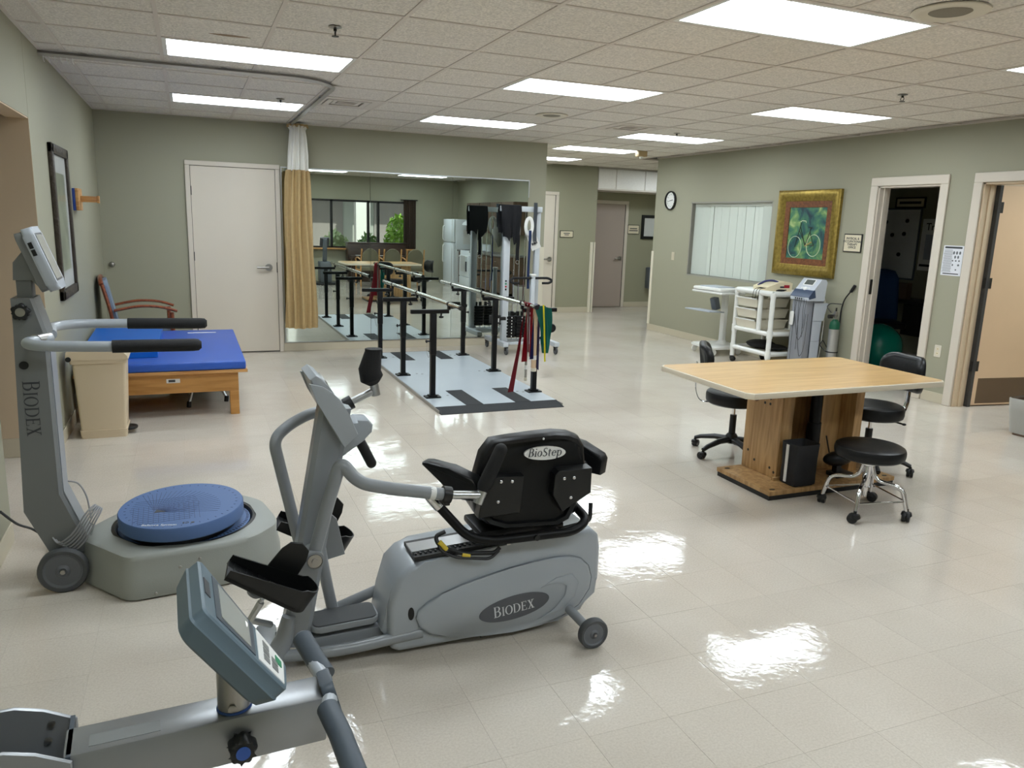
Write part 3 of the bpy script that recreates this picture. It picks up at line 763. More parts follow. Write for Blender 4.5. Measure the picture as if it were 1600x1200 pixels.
MB().tube([(.165, 2.5, .36), (.13, 2.52, .29), (.20, 2.6, .22)], .012, 10).tube([(.17, 2.5, .37), (.11, 2.5, .28)], .008, 8).build('pedal_arm', 'aluminium', bs)
MB().tube([(.38, 2.97, .33), (.36, 2.9, .28), (.30, 2.76, .3)], .012, 10).build('pedal_arm', 'aluminium', bs)
MB().prism([(-.045, -.1), (-.045, .05), (-.02, .09), (.02, .09), (.045, .05), (.045, -.1)], frame((.44, 2.83, .43), (1, 0, .2), (-.2, 0, 1)), -.02, .004).build('linkage_plate', 'grey', bs)
# seat: shell back turned toward the viewer, cushion, arm pads, tube frame
sr = M.Translation((1.18, 2.56, 0)) @ M.Rotation(-.10, 4, 'Z')
back = [(-.235, .60), (-.225, .66), (-.20, .76), (-.165, .812), (-.10, .826), (0, .838), (.08, .84), (.15, .828), (.195, .808), (.22, .77), (.228, .70), (.225, .62), (.19, .54), (.15, .485), (.10, .472), (-.12, .472), (-.18, .485), (-.225, .53)]
bk = MB()
rings = []
cx, cz = 0, .65
for s_, dy in ((1.0, .06), (1.0, .02), (.985, .004), (.95, -.006), (.88, -.004), (.86, .012)):
    rings.append([sr @ V((cx + (x - cx) * s_, dy + .06 * (abs(x) / .23) ** 2 + .09 * (z - .6), cz + (z - cz) * s_)) for x, z in back])
bk.loft(rings)
bk.build('seat_back', 'vinyl', bs, 50)
MB().prism([(x * .93, .65 + (z - .65) * .93) for x, z in back], sr @ M.Translation((0, .055, 0)) @ M.Rotation(PI / 2, 4, 'X'), -.05, .02, 2).build('back_cushion', 'vinyl', bs)
MB().prism(ell(.083, .026, 36), sr @ M.Translation((.035, .0195, .765)) @ M.Rotation(PI / 2 - .09, 4, 'X'), .012).build('badge', K['labelw'], bs)
lt = serif('lettering', 'BioStep', .032, sr @ M.Translation((.034, .0065, .771)) @ M.Rotation(PI / 2 - .09, 4, 'X'), 'letterdark', bs, small=1, slant=.18)
for pts in ([(-.225, .53), (-.06, .54), (-.05, .685), (-.20, .685)], [(.07, .60), (.11, .53), (.225, .60), (.225, .70), (.09, .695), (.075, .68)]):
    MB().prism(pts, sr @ M.Translation((0, .006, 0)) @ M.Rotation(PI / 2 - .06, 4, 'X') , .0, .0) if False else None
    MB().prism([(x, z) for x, z in pts], sr @ M.Translation((0, .055, 0)) @ M.Rotation(PI / 2, 4, 'X'), .062, .002, 1).build('mount_plate', 'black', bs)
for x, z in ((-.14, .669), (-.097, .667), (-.15, .59), (.112, .665), (.152, .666), (.142, .586)):
    MB().ball(sr @ V((x, -.008, z)), .0075, (1, .7, 1), 2).build('plate_bolt', 'chrome', bs)
MB().ball(sr @ V((.03, .02, .82)), .0055, (1, .7, 1), 2).build('back_bolt', 'chrome', bs)
MB().box((0, 0, 0), (.42, .38, .075), None, .035, 3).build('seat_cushion', 'vinyl', bs).data.transform(sr @ M.Translation((0, .25, .515)))
def armpad(mt): 
    return MB().prism([(-.115, .02), (-.115, .03), (-.09, .034), (.0, .025), (.10, .0), (.115, -.02), (.115, -.085), (.06, -.09), (-.0, -.06)], mt, .065, .008, 2).build('arm_pad', 'vinyl', bs)
armpad(frame((.905, 2.70, .685), (.62, -.6, -.02), (0, 0, 1)))
armpad(frame((1.545, 2.86, .685), (.55, -.75, -.10), (0, 0, 1)))
islands(MB().tube([(.935, 2.74, .63), (1.0, 2.7, .55), (1.03, 2.68, .5)], .014, 10).tube([(1.52, 2.8, .63), (1.42, 2.72, .55), (1.37, 2.7, .5)], .014, 10), 'arm_bracket', 'black', bs)
MB().tube(fillet([(.785, 2.59, .615), (.905, 2.555, .472), (1.00, 2.545, .446), (1.34, 2.535, .446), (1.412, 2.56, .475), (1.392, 2.72, .52)], [0, .05, .05, .06, .05, 0], 7), .018, 14).build('seat_frame', 'blackpowder', bs)
MB().tube([(.762, 2.597, .643), (.806, 2.585, .589)], .0215, 16).build('frame_sleeve', 'chrome', bs)
MB().cyl((1.175, 2.514, .447), (1.175, 2.524, .447), .011, seg=12).build('frame_bolt', 'black', bs)
islands(MB().tube(fillet([(.84, 2.62, .475), (.80, 2.62, .462), (.81, 2.6, .43), (.90, 2.58, .395), (1.02, 2.56, .39), (1.04, 2.56, .41)], .02), .008, 10).tube(fillet([(.81, 2.6, .43), (.815, 2.59, .415), (.87, 2.575, .385), (1.0, 2.555, .37), (1.035, 2.555, .40)], .02), .006, 8), 'release_bar', 'black', bs)
islands(MB().tube([(.812, 2.6, .446), (.838, 2.59, .415)], .0095, 10).tube([(.895, 2.578, .392), (.925, 2.573, .386)], .0095, 10), 'release_sleeve', 'yellow', bs)
MB().tube(fillet([(1.25, 2.60, .425), (1.40, 2.60, .445), (1.445, 2.60, .455), (1.455, 2.62, .52)], .02), .0085, 10).build('swivel_lever', 'black', bs)
MB().cyl((1.16, 2.72, .40), (1.16, 2.72, .49), .07, seg=20).bx(.98, 1.34, 2.62, 2.82, .425, .455, .01).build('seat_carriage', 'blackpowder', bs)
q = MB()
for x in (1.075, 1.3): q.cyl((x, 2.575, .425), (x, 2.555, .425), .010, seg=10).cyl((x, 2.6, .44), (x, 2.6, .405), .006, seg=8)
islands(q, 'carriage_bolt', 'steel', bs)
settle(bs)

# ================================================================ balance trainer on the left
K['plat'] = mat('blue_rubber_platform', (76, 104, 150), .55, bump=.03, bscale=200)
K['platline'] = mat('platform_print', (44, 62, 100), .6)
bt = thing('balance_trainer', 'grey balance trainer with round tilting blue platform and tall display mast', 'exercise machine', (-.1, 3.76, 0))
oct_ = [(-.505, 3.665), (-.30, 3.385), (.10, 3.43), (.22, 3.475), (.325, 3.60), (.33, 3.70), (.285, 3.95), (.20, 4.06), (.02, 4.10), (-.29, 4.075), (-.37, 3.98), (-.475, 3.83)]
def octs(k, z, s_=0.0):
    cx, cy = -.08, 3.745; return [(cx + (x - cx) * k, cy + (y - cy) * k, z) for x, y in oct_]
def rounded(pts, r=.05, n=4):
    P = [V((p[0], p[1], p[2])) for p in pts]; out = []
    for i in range(len(P)):
        a, b, c = P[i - 1], P[i], P[(i + 1) % len(P)]
        u = (a - b); v = (c - b); d = min(r, u.length * .4, v.length * .4); p, q_ = b + u.normalized() * d, b + v.normalized() * d
        for k in range(n + 1):
            t = k / n; out.append(p * (1 - t) ** 2 + b * 2 * t * (1 - t) + q_ * t * t)
    return out
base_rings = [rounded(octs(1.03, .008)), rounded(octs(1.025, .09)), rounded(octs(1.012, .098)), rounded(octs(1.0, .175)), rounded(octs(.985, .192)), rounded(octs(.95, .2))]
pc = V((-.075, 3.765, .2)); n_ = len(base_rings[0])
hole = []
for p in base_rings[-1]:
    d = (p - pc); d.z = 0; d.normalize(); hole.append(pc + d * .315)
hole2 = [p + V((0, 0, -.03)) for p in hole]
MB().loft(base_rings + [hole, hole2]).build('base_shell', 'basegrey', bt, 40)
q = MB()
for x, y, z in ((-.10, 3.40, .13), (-.30, 3.41, .05), (-.20, 3.385, .03), (-.02, 3.415, .15)): q.ball((x, y - .012, z), .007, (1, .6, 1), 2)
islands(q, 'shell_screw', 'steel', bt)
MB().lathe([(.322, .172), (.322, .196), (.3, .2), (.292, .188), (.29, .172)], (pc.x, pc.y, 0), seg=60).build('gap_ring', 'black', bt)
MB().lathe([(.288, .17), (.288, .19), (.28, .195), (0, .195)], (pc.x, pc.y, 0), seg=60).build('lower_disc', 'plat', bt)
q = MB()
for i in range(30):
    a = -1.3 + i * .07; q.box((pc.x + .276 * math.cos(a), pc.y + .276 * math.sin(a), .1955), (.012, .003, .002), (0, 0, a))
q.build('degree_marks', 'black', bt)
tp = M.Translation((-.085, 3.70, .235)) @ M.Rotation(.035, 4, 'X') @ M.Rotation(-.03, 4, 'Y')
pd = MB().lathe([(.262, 0), (.268, .006), (.268, .058), (.264, .064), (0, .064)], (0, 0, 0), tp, 72).build('platform_disc', 'plat', bt)
MB().lathe([(.235, -.03), (.24, 0), (0, 0)], (0, 0, 0), tp, 48).build('platform_seat', 'black', pd)
q = MB(); zt = .0642; fx, fy = -.11, -.055
for i in range(25):      # radiating foot position lines
    a = math.radians(-15 + i * 5); L = .19 + .06 * math.cos(a - .3)
    q.box((fx + math.cos(a) * (L * .5 + .03), fy + math.sin(a) * (L * .5 + .03), zt), (L, .002, .0006), (0, 0, a))
for i in range(13):      # cross grid
    y = -.17 + i * .022; q.box((-.07, y, zt), (.30 - abs(y) * .5, .0018, .0006), (0, 0, .02))
for i in range(14): q.box((-.2 + i * .021, -.075, zt), (.0018, .20, .0006), (0, 0, .02))
for i in range(40):
    a = 2 * PI * i / 40; q.box((.238 * math.cos(a), .238 * math.sin(a), zt), (.009, .0035, .0008), (0, 0, a))
pl_ = q.build('platform_print', 'platline', pd); pl_.data.transform(tp)
MB().prism([(-.115, -.06), (-.065, -.06), (-.105, -.025)], tp @ M.Translation((0, 0, .064)), .001).build('pointer_mark', 'letterdark', pd)
text('platform_text', 'Balance System', .024, tp @ M.Translation((-.09, -.205, .0644)) @ M.Rotation(-.28, 4, 'Z'), 'lettersilver', pd)
text('platform_text', 'SD', .024, tp @ M.Translation((.017, -.218, .0644)) @ M.Rotation(-.1, 4, 'Z'), 'letterdark', pd)
MB().cyl((0, 0, 0), (0, 0, .0008), .008, seg=20).build('platform_mark', 'letterdark', pd).data.transform(tp @ M.Translation((.045, -.222, .0642)))
# mast: bent box section
def boxsec(pts, hw, d0, d1, name, m, parent, up=V((0, 1, 0))):
    rings = []
    for i, (x, z, w0, w1) in enumerate(pts): rings.append([V((x + w0, d0, z)), V((x + w1, d0, z)), V((x + w1, d1, z)), V((x + w0, d1, z))])
    return MB().loft(rings).build(name, m, parent, 20)
K['mastgrey'] = mat('grey_mast_enamel', (116, 118, 118), .42); K['mast_lit'] = mat('lit_mast_grey', (142, 146, 151), .4)  # paler grey paints the light falling on the mast's right face
mast = MB().loft([[V((x0, 3.64, z0)), V((x1, 3.64, z1)), V((x1 + .012, 3.655, z1)), V((x1 + .012, 3.80, z1)), V((x0, 3.80, z0))] for x0, z0, x1, z1 in
   [(-.60, .115, -.47, .155), (-.70, .355, -.565, .42), (-.672, 1.15, -.567, 1.11), (-.672, 1.258, -.605, 1.258)]]).build('mast', 'mastgrey', bt, 20)
MB().loft([[V((x + .012, y0, z)), V((x + .016, y0, z)), V((x + .016, y1, z)), V((x + .012, y1, z))] for x, z, y0, y1 in [(-.475, .17, 3.665, 3.79), (-.565, .425, 3.665, 3.79), (-.567, 1.10, 3.665, 3.79)]]).build('mast_lit_face', 'mast_lit', bt, 20)
MB().loft([[V((-.567 + .016 - .06 * t, y, 1.11 + .15 * t)) for y in (3.67, 3.785)] + [V((-.567 + .010 - .06 * t, y, 1.11 + .15 * t)) for y in (3.785, 3.67)] for t in (.25, .75)]).build('port_panel', 'labelw', bt, 20)
lt = serif('lettering', 'BIODEX', .062, M.Translation((-.628, 3.6395, .80)) @ M.Rotation(PI / 2, 4, 'X') @ M.Rotation(-PI / 2, 4, 'Z'), 'letterdark', bt)
MB().cyl((-.647, 3.64, .985), (-.647, 3.636, .985), .017, seg=24).build('hole_plug', 'black', bt)
def starknob(c, ax_, r, parent, m='black', cap='steel'):
    out = []
    for k in range(40):
        a = 2 * PI * k / 40; out.append(((r * (1 + .14 * math.cos(5 * a))) * math.cos(a), (r * (1 + .14 * math.cos(5 * a))) * math.sin(a)))
    fr = frame(c, V(ax_).orthogonal(), V(ax_).cross(V(ax_).orthogonal()))
    o = MB().prism(out, fr, .026, .005, 2).build('star_knob', m, parent)
    MB().prism(ell(r * .55, r * .55, 24), fr, .028).build('knob_cap', cap, o)
    return o
starknob((-.638, 3.64, 1.205), (0, -1, 0), .032, bt)
MB().bx(-.655, -.60, 3.68, 3.76, 1.24, 1.36, .004).build('display_post', 'mastgrey', bt)
islands(MB().prism([(-.66, 1.33), (-.595, 1.33), (-.57, 1.30), (-.60, 1.45), (-.615, 1.45), (-.655, 1.40)], XZ(3.665), .006).prism([(-.66, 1.33), (-.595, 1.33), (-.57, 1.30), (-.60, 1.45), (-.615, 1.45), (-.655, 1.40)], XZ(3.78), .006), 'tilt_bracket', 'mastgrey', bt)
MB().cyl((-.64, 3.66, 1.395), (-.64, 3.79, 1.395), .006, seg=10).build('tilt_bolt', 'steel', bt)
K['disphouse'] = mat('pale_display_housing', (172, 178, 186), .42)
df = frame((-.562, 3.72, 1.41), V((.0, 1, 0.0)), V((-.33, 0, .944)))    # z of the frame = +x-ish, toward the user
MB().prism(rrect(.205, .262, .03, 6), df @ M.Translation((0, 0, -.012)), .042, .012, 3).build('display_housing', 'disphouse', bt)
MB().prism(rrect(.19, .245, .025, 6), df @ M.Translation((0, 0, -.04)), .03, .004).build('display_back', 'mastgrey', bt)
MB().prism(rrect(.155, .20, .006, 3), df @ M.Translation((0, .004, .029)), .002).build('display_bezel', 'shell_d', bt)
MB().prism(rrect(.14, .185, .004, 3), df @ M.Translation((-.004, .004, .0305)), .002).build('display', 'screen', bt)
[o.data.transform(df) for o in islands(MB().bx(-.1045, -.1005, .05, .075, -.005, .01).bx(-.1045, -.1005, .02, .045, -.005, .01), 'side_switch', 'black', bt)]
def sr_rail(p, name): return MB().tube(fillet(p, .09, 8), .0215, 16).build('hand_rail', 'shell', bt)
r1 = sr_rail([(-.55, 3.66, 1.09), (-.62, 3.52, 1.095), (-.56, 3.43, 1.095), (-.32, 3.415, 1.088), (-.02, 3.42, 1.085)], 0)
MB().tube([(-.30, 3.415, 1.088), (.0, 3.42, 1.085), (.018, 3.42, 1.085), (.03, 3.42, 1.085)], [.026, .026, .024, .014], 18).build('foam_grip', 'foam', r1)
r2 = sr_rail([(-.56, 3.78, 1.09), (-.585, 3.96, 1.10), (-.50, 4.05, 1.10), (-.28, 4.075, 1.094), (-.02, 4.06, 1.09)], 0)
MB().tube([(-.285, 4.075, 1.094), (.035, 4.06, 1.09), (.055, 4.06, 1.09), (.065, 4.06, 1.09)], [.026, .026, .024, .014], 18).build('foam_grip', 'foam', r2)
MB().cyl((-.555, 3.668, 1.09), (-.59, 3.585, 1.093), .026, seg=18).build('rail_collar', 'steel', bt)
wheel_mb(.098, .045, 'tread', 'hubgrey', bt, (-.565, 3.585, .098)); wheel_mb(.098, .045, 'tread', 'hubgrey', bt, (-.545, 3.90, .098))
MB().cyl((-.565, 3.6, .098), (-.548, 3.9, .098), .012, seg=12).bx(-.57, -.45, 3.68, 3.83, .06, .2, .01).build('axle_block', 'mastgrey', bt)
settle(bt)
# coiled power cord hung on the mast and cord to the wall
K['cord'] = mat('grey_cord', (140, 141, 143), .5)
q = MB()
for i in range(6):
    o_ = i * .0105
    q.tube(spline([(-.60 + o_, 3.622, .235 - o_), (-.575 + o_, 3.60, .215 - o_ * .8), (-.52 + o_ * .8, 3.595, .255 - o_ * .8), (-.465 + o_ * .7, 3.61, .335 - o_ * .7), (-.435 + o_ * .5, 3.66, .352 - o_ * .4), (-.455 + o_ * .3, 3.74, .30)], 6), .0036, 7)
q.tube(spline([(-.45, 3.63, .30), (-.46, 3.63, .40), (-.49, 3.655, .455), (-.53, 3.66, .47)], 6), .0036, 7)
tag(q.build('coiled_power_cord', 'cord'), 'grey power cord coiled round the foot of the balance trainer mast', 'cord')
tag(MB().tube(spline([(-.85, 3.95, .26), (-.82, 4.1, .14), (-.78, 4.22, .06), (-.72, 4.15, .03), (-.66, 3.95, .01), (-.62, 3.83, .006)], 8), .006, 8).build('wall_power_cord', K['rubber']), 'dark cord sagging from the near left wall behind the balance trainer', 'cord')

# ================================================================ arm ergometer at the lower left corner
K['slate'] = mat('slate_blue_console', (92, 108, 118), .5); K['slate_d'] = mat('dark_slate_plastic', (70, 78, 86), .5)
K['beam'] = mat('brushed_grey_beam', (150, 152, 154), .3, metal=.55, bump=.03, bscale=40, stretch=(1, 30, 30)); K['blue'] = mat('blue_cap', (40, 78, 150), .4)
er = thing('arm_ergometer', 'grey arm ergometer beam with tilted console at the lower left corner', 'exercise machine', (-.2, 1.1, 0))
bf = frame((-.016, 1.108, .9), (.354, .018, 0), (-.018, .354, 0))
MB().box((0, 0, -.037), (.352, .066, .074), None, .004).build('beam', 'beam', er).data.transform(bf)
MB().bx(-.145, -.055, -.022, .004, .0, .0006).build('beam_label', K['grey_d'], er).data.transform(bf)
MB().cyl((.03, 1.108, .9), (.03, 1.108, 1.03), .0235, seg=28).build('console_post', 'steel', er)
MB().lathe([(.0245, 0), (.0255, .001), (.0245, .004)], (.03, 1.108, .9)).build('post_collar', 'blue', er)
MB().lathe([(0, -.004), (.006, -.003), (.006, 0)], (.026, 1.0845, .912), 'Y', 12).build('post_bolt', 'steel', er)
starknob((.036, 1.072, .862), (.05, -1, 0), .0185, er, 'black', 'blue')
A, B_, C_, D_ = V((-.004, 1.02, 1.107)), V((-.009, 1.20, 1.103)), V((.099, 1.02, .966)), V((.106, 1.11, .948))
nrm = (C_ - A).cross(B_ - A); nrm = nrm.normalized() if nrm.x > 0 else -nrm.normalized()
D_ = D_ - nrm * (D_ - A).dot(nrm)
qd = [A, C_, D_, B_]
def inset(P, k):
    c = sum(P, V()) / 4; return [c + (p - c) * k for p in P]
def rq(P, r=.012, n=4): return rounded([tuple(p) for p in P], r, n)
MB().loft([rq([p - nrm * .05 for p in inset(qd, .84)], .02), rq([p - nrm * .046 for p in inset(qd, .93)], .02), rq([p - nrm * .022 for p in inset(qd, 1.02)]), rq([p - nrm * .019 for p in inset(qd, 1.0)]), rq([p - nrm * .003 for p in inset(qd, 1.0)]), rq(inset(qd, .97))]).build('console_housing', 'slate', er, 30)
def onface(u0, u1, v0, v1, h0, h1):   # u across (near to far), v down the slope, 0..1
    def P(u, v, h): return (A.lerp(B_, u)).lerp(C_.lerp(D_, u), v) + nrm * h
    q = MB(); a = [P(u0, v0, h0), P(u1, v0, h0), P(u1, v1, h0), P(u0, v1, h0)]; b = [P(u0, v0, h1), P(u1, v0, h1), P(u1, v1, h1), P(u0, v1, h1)]
    return q.loft([a, b])
onface(.08, .93, .14, .60, -.001, .0012).build('screen_bezel', 'slate_d', er)
onface(.16, .86, .2, .54, .0012, .0022).build('screen', 'screen', er)
kp = onface(.08, .93, .64, .95, -.001, .0012).build('keypad', K['labelw'], er)
for u, v in ((.3, .74), (.3, .84), (.5, .74), (.5, .84), (.7, .74)): onface(u - .08, u + .08, v - .035, v + .035, .0012, .002).build('key', 'grey_d', kp)
K['green'] = mat('green_key', (40, 130, 90), .5)
onface(.55, .78, .85, .92, .0012, .0022).build('key', 'green', kp)
onface(.35, .65, .03, .09, -.001, .0012).build('console_badge', K['letterdark'], er)
MB().prism(rrect(.06, .085, .012), frame((.164, 1.115, .872), (0, 1, 0), (-.25, 0, .97)), .02, .004).build('crank_cover', 'slate_d', er)
islands(MB().tube([(.168, 1.135, .895), (.158, 1.19, .90)], .012, 12).tube([(.165, 1.075, .90), (.158, 1.045, .905)], .012, 12), 'crank_arm', 'shell', er)
MB().tube([(.172, 1.16, .89), (.162, 1.19, .90), (.146, 1.24, .918), (.144, 1.246, .92)], [.0165, .0165, .0165, .01], 18).build('foam_grip', 'slate_d', er)
MB().tube([(.158, 1.048, .905), (.166, .99, .90), (.176, .88, .885)], .0165, 18).build('foam_grip', 'slate_d', er)
# yoke plate at the left with two bolts, carried by a column outside the frame
yo = M.Translation((-.2, 1.1, .9)) @ M.Rotation(.05, 4, 'Z')
MB().prism([(.02, -.07), (.02, -.005), (-.02, .018), (-.055, .03), (-.13, .03), (-.19, .03), (-.19, -.07)], yo @ M.Translation((0, -.036, 0)) @ M.Rotation(PI / 2, 4, 'X'), .006, .002, 1).build('yoke_plate', 'beam', er)
MB().prism([(.02, -.07), (.02, -.005), (-.02, .018), (-.055, .03), (-.13, .03), (-.19, .03), (-.19, -.07)], yo @ M.Translation((0, .066, 0)) @ M.Rotation(PI / 2, 4, 'X'), .006, .002, 1).build('yoke_plate', 'beam', er)
MB().bx(-.2, .0, -.036, .062, -.085, -.075).bx(.012, .018, -.036, .062, -.08, .0).build('yoke_web', 'slate_d', er).data.transform(yo)
q = MB()
for x, z in ((-.012, -.004), (-.018, -.03)): q.lathe([(0, -.004), (.005, -.003), (.005, 0)], (x, .0595, z), 'Y', 12)
[o.data.transform(yo) for o in islands(q, 'yoke_bolt', 'steel', er)]
MB().bx(-.46, -.36, 1.04, 1.16, .05, .9, .01).bx(-.42, -.36, 1.05, 1.15, .81, .93).build('column', 'beam', er)
MB().bx(-.75, -.1, 1.05, 1.15, .02, .07, .01).bx(-.46, -.36, .8, 1.4, 0, .05, .01).build('floor_base', 'beam', er)
settle(er)
# ================================================================ mirror, bars, weight tower
def mirror_panel(x0, x1, tilt, parent):
    o = MB().bx(x0 + .002, x1 - .002, YB - .012, YB - .008, .112, 2.158).build('mirror_panel', 'mirror', parent, 20)
    return o
mi = thing('wall_mirror', 'large three panel wall mirror reflecting the window and kitchen', 'mirror', (2.61, YB, 1.1))
for a, b in ((1.038, 2.078), (2.078, 3.13), (3.13, 4.178)): mirror_panel(a, b, 0, mi)
MB().bx(1.03, 4.186, YB - .016, YB, 2.158, 2.172).build('top_channel', 'aluminium', mi)
MB().bx(1.03, 4.186, YB - .016, YB, .104, .112).build('bottom_channel', 'aluminium', mi)
MB().bx(4.178, 4.188, YB - .014, YB, 1.95, 2.172).build('side_clip', 'aluminium', mi)
MB().bx(1.03, 1.039, YB - .014, YB, .112, 2.158).build('side_edge', 'aluminium', mi)
settle(mi)

K['platform'] = mat('pale_grey_laminate', (176, 184, 190), .35, var=.02, vscale=3)
K['grip'] = mat('black_grip_tape', (40, 42, 44), .85, bump=.2, bscale=400)
K['rail'] = mat('stainless_rail', (205, 203, 198), .16, metal=1)
K['alu_edge'] = mat('platform_edge', (150, 146, 138), .45)
pb = thing('parallel_bars', 'walking parallel bars with stainless rails on pale grey platform', 'parallel bars', (2.49, 7.64, 0))
PX0, PX1, PY0, PY1 = 1.915, 3.075, 6.3, 9.15
MB().bx(PX0, PX1, PY0, PY1, .0, .03).build('platform', 'platform', pb)
MB().bx(PX0 - .008, PX0, PY0 - .12, PY1, 0, .026).build('platform_trim', 'alu_edge', pb); MB().bx(PX1, PX1 + .008, PY0 - .12, PY1, 0, .026).build('platform_trim', 'alu_edge', pb)
def ramp(y0, y1): return MB().loft([[V((x, y0, 0)), V((x, y1, 0)), V((x, y1, .031)), V((x, y0, .004))] for x in (PX0, PX1)]).build('entry_ramp', 'grip', pb, 20)
ramp(PY0 - .17, PY0); ramp(PY1 + .12, PY1)
for x0, x1 in ((2.2, 2.36), (2.67, 2.82)):
    for y0, y1 in ((PY0, 6.91), (8.575, PY1)): MB().bx(x0, x1, y0, y1, .03, .0325).build('grip_strip', 'grip', pb)
q = MB()
for x in (2.16, 2.86):
    for y in (6.72, 7.79, 8.82): q.cyl((x, y, .03), (x, y, .0312), .013, seg=12).cyl((x + .05, y - .03, .03), (x + .05, y - .03, .0312), .013, seg=12)
islands(q, 'floor_socket', 'grey_d', pb)
def bar_post(x, y, s_):
    p = MB().bx(x - .0225, x + .0225, y - .0225, y + .0225, .03, .46).bx(x - .027, x + .027, y - .027, y + .027, .43, .80, .004).build('post', 'blackpowder', pb)
    MB().bx(x - .07, x + .07, y - .05, y + .05, .03, .042).bx(x - .04, x + .04, y - .035, y + .035, .042, .055, .004).build('post_foot', 'blackpowder', p)
    a0, a1 = (x - .21, x + .145) if s_ > 0 else (x - .145, x + .21)
    MB().bx(a0, a1, y - .022, y + .022, .80, .838, .006).build('height_arm', 'blackpowder', p)
    xe = a1 if s_ > 0 else a0
    MB().bx(xe - .011, xe + .011, y - .016, y + .016, .83, .868).build('rail_bracket', 'blackpowder', p)
    MB().cyl((xe - s_ * .07, y, .80), (xe - s_ * .07, y, .775), .008, seg=10).lathe([(.007, -.02), (.022, -.014), (.022, 0), (.01, .004)], (xe - s_ * .07, y, .775), seg=10).build('lock_knob', 'black', p)
    MB().cyl((x - s_ * .027, y, .55), (x - s_ * .055, y, .55), .008, seg=10).ball((x - s_ * .06, y, .55), .016, (.7, 1, 1), 2).build('pin_knob', 'black', p)
    MB().tube(spline([(x - s_ * .055, y, .54), (x - s_ * .06, y, .47), (x - s_ * .04, y, .4), (x - s_ * .03, y, .43)], 5), .0015, 5).build('pin_chain', 'steel', p)
for y in (6.68, 7.75, 8.80): bar_post(2.0, y, 1); bar_post(3.01, y, -1)
for x in (2.148, 2.862):
    MB().cyl((x, 6.36, .882), (x, 9.24, .882), .0195, seg=20).build('rail', 'rail', pb)
    MB().cyl((x, 6.335, .882), (x, 6.362, .882), .0215, seg=20).build('rail_end_cap', 'black', pb)
    MB().cyl((x, 9.24, .882), (x, 9.262, .882), .0215, seg=20).build('rail_end_cap', 'black', pb)
    for y in (6.68, 7.75, 8.80): MB().cyl((x, y - .018, .882), (x, y + .018, .882), .0215, seg=16).build('rail_clamp', 'blackpowder', pb)
settle(pb)

# bands and poles hung over the near end of the right bar
K['red'] = mat('red_band', (158, 18, 38), .5); K['pink'] = mat('dark_red_band', (128, 14, 34), .5); K['bandtan'] = mat('tan_band', (214, 186, 152), .5)
K['bandgreen'] = mat('green_band', (18, 104, 92), .45); K['bandblue'] = mat('navy_band', (40, 44, 92), .5); K['bandyel'] = mat('yellow_band', (226, 214, 40), .5)
def band(name, m, y, w_, z1, z2, label, sway=(0, 0), tw=.0, dx=0.0):
    # strap draped over the rail: down on both sides
    x = 2.862 + dx; rows = []
    path = [(x + .030, z2), (x + .026, z2 + (.86 - z2) * .5), (x + .0245, .87), (x + .017, .900), (x, .907), (x - .017, .900), (x - .0245, .87), (x - .03 + sway[0] * .4, .87 - (.87 - z1) * .5), (x - .034 + sway[0], z1)]
    n = len(path)
    for i, (px_, pz) in enumerate(path):
        f = max(0, (i - 5) / 3); yy = y + sway[1] * f
        a = tw * f
        rows.append([(px_ + math.sin(a) * k * w_, yy + math.cos(a) * k * w_, pz) for k in (-.5, 0, .5)])
    return tag(MB().sheet(rows, .0025).build(name, m), label, 'exercise band', 'exercise bands on the bar')
band('exercise_band', 'red', 6.505, .066, .36, .40, 'crimson exercise strap hanging straight beside the tan pole', (0, 0), 1.3)
band('exercise_band', 'pink', 6.58, .066, .075, .44, 'longest dark red exercise strap, kicked out towards the platform', (-.12, -.06), 1.3)
band('exercise_band', 'bandblue', 6.405, .05, .40, .30, 'navy blue exercise strap behind the black bar post', (.0, 0), 1.2, .03)
# green strap with yellow tie, bunched over the arm end
gb = MB(); rows = []
for i in range(13):
    t = i / 12; z = .90 - .44 * t; wv = .075 - .035 * t if t < .75 else .05 - .1 * (t - .75)
    cx_ = 2.93 + .05 * math.sin(t * 1.6) ; rows.append([(cx_ + wv * k + .01 * math.sin(k * 7 + t * 5), 6.36 + .015 * math.cos(k * 9 + t * 3), z - .03 * abs(k) * (1 - t)) for k in (-1, -.6, -.2, .2, .6, 1)])
gb.sheet(rows, .004)
tag(gb.build('exercise_band', 'bandgreen'), 'wide green exercise band bunched over the near end of the bar', 'exercise band', 'exercise bands on the bar')
tag(MB().sheet([[(2.925 + .035 * t + dx_, 6.335 - .006 * math.sin(t * 3), .905 - .52 * t) for dx_ in (-.008, .008)] for t in [i / 8 for i in range(9)]], .003).build('exercise_band', 'bandyel'), 'thin yellow band lying over the green exercise band', 'exercise band', 'exercise bands on the bar')
def pole(x, y, z0, z1, r, label, m):
    t = thing('exercise_pole', label, 'pole', (x, y, z0), 0, 'poles hung on the bar')
    MB().cyl((0, 0, .03), (0, 0, z1 - z0), r, seg=16).build('pole_shaft', m, t)
    MB().lathe([(r * 1.1, 0), (r * 1.25, .004), (r * 1.25, .03), (r * 1.05, .032)], seg=16).build('pole_tip', 'offwhite', t)
    MB().cyl((0, 0, .11), (0, 0, .15), r * 1.12, seg=16).build('pole_collar', 'white', t)
pole(2.905, 6.46, .275, .86, .022, 'tan exercise pole hanging at the near end of the right bar', 'bandtan')
pole(2.865, 6.545, .17, .86, .012, 'thin grey brown pole between the red straps and tan pole', K['alu_edge'])

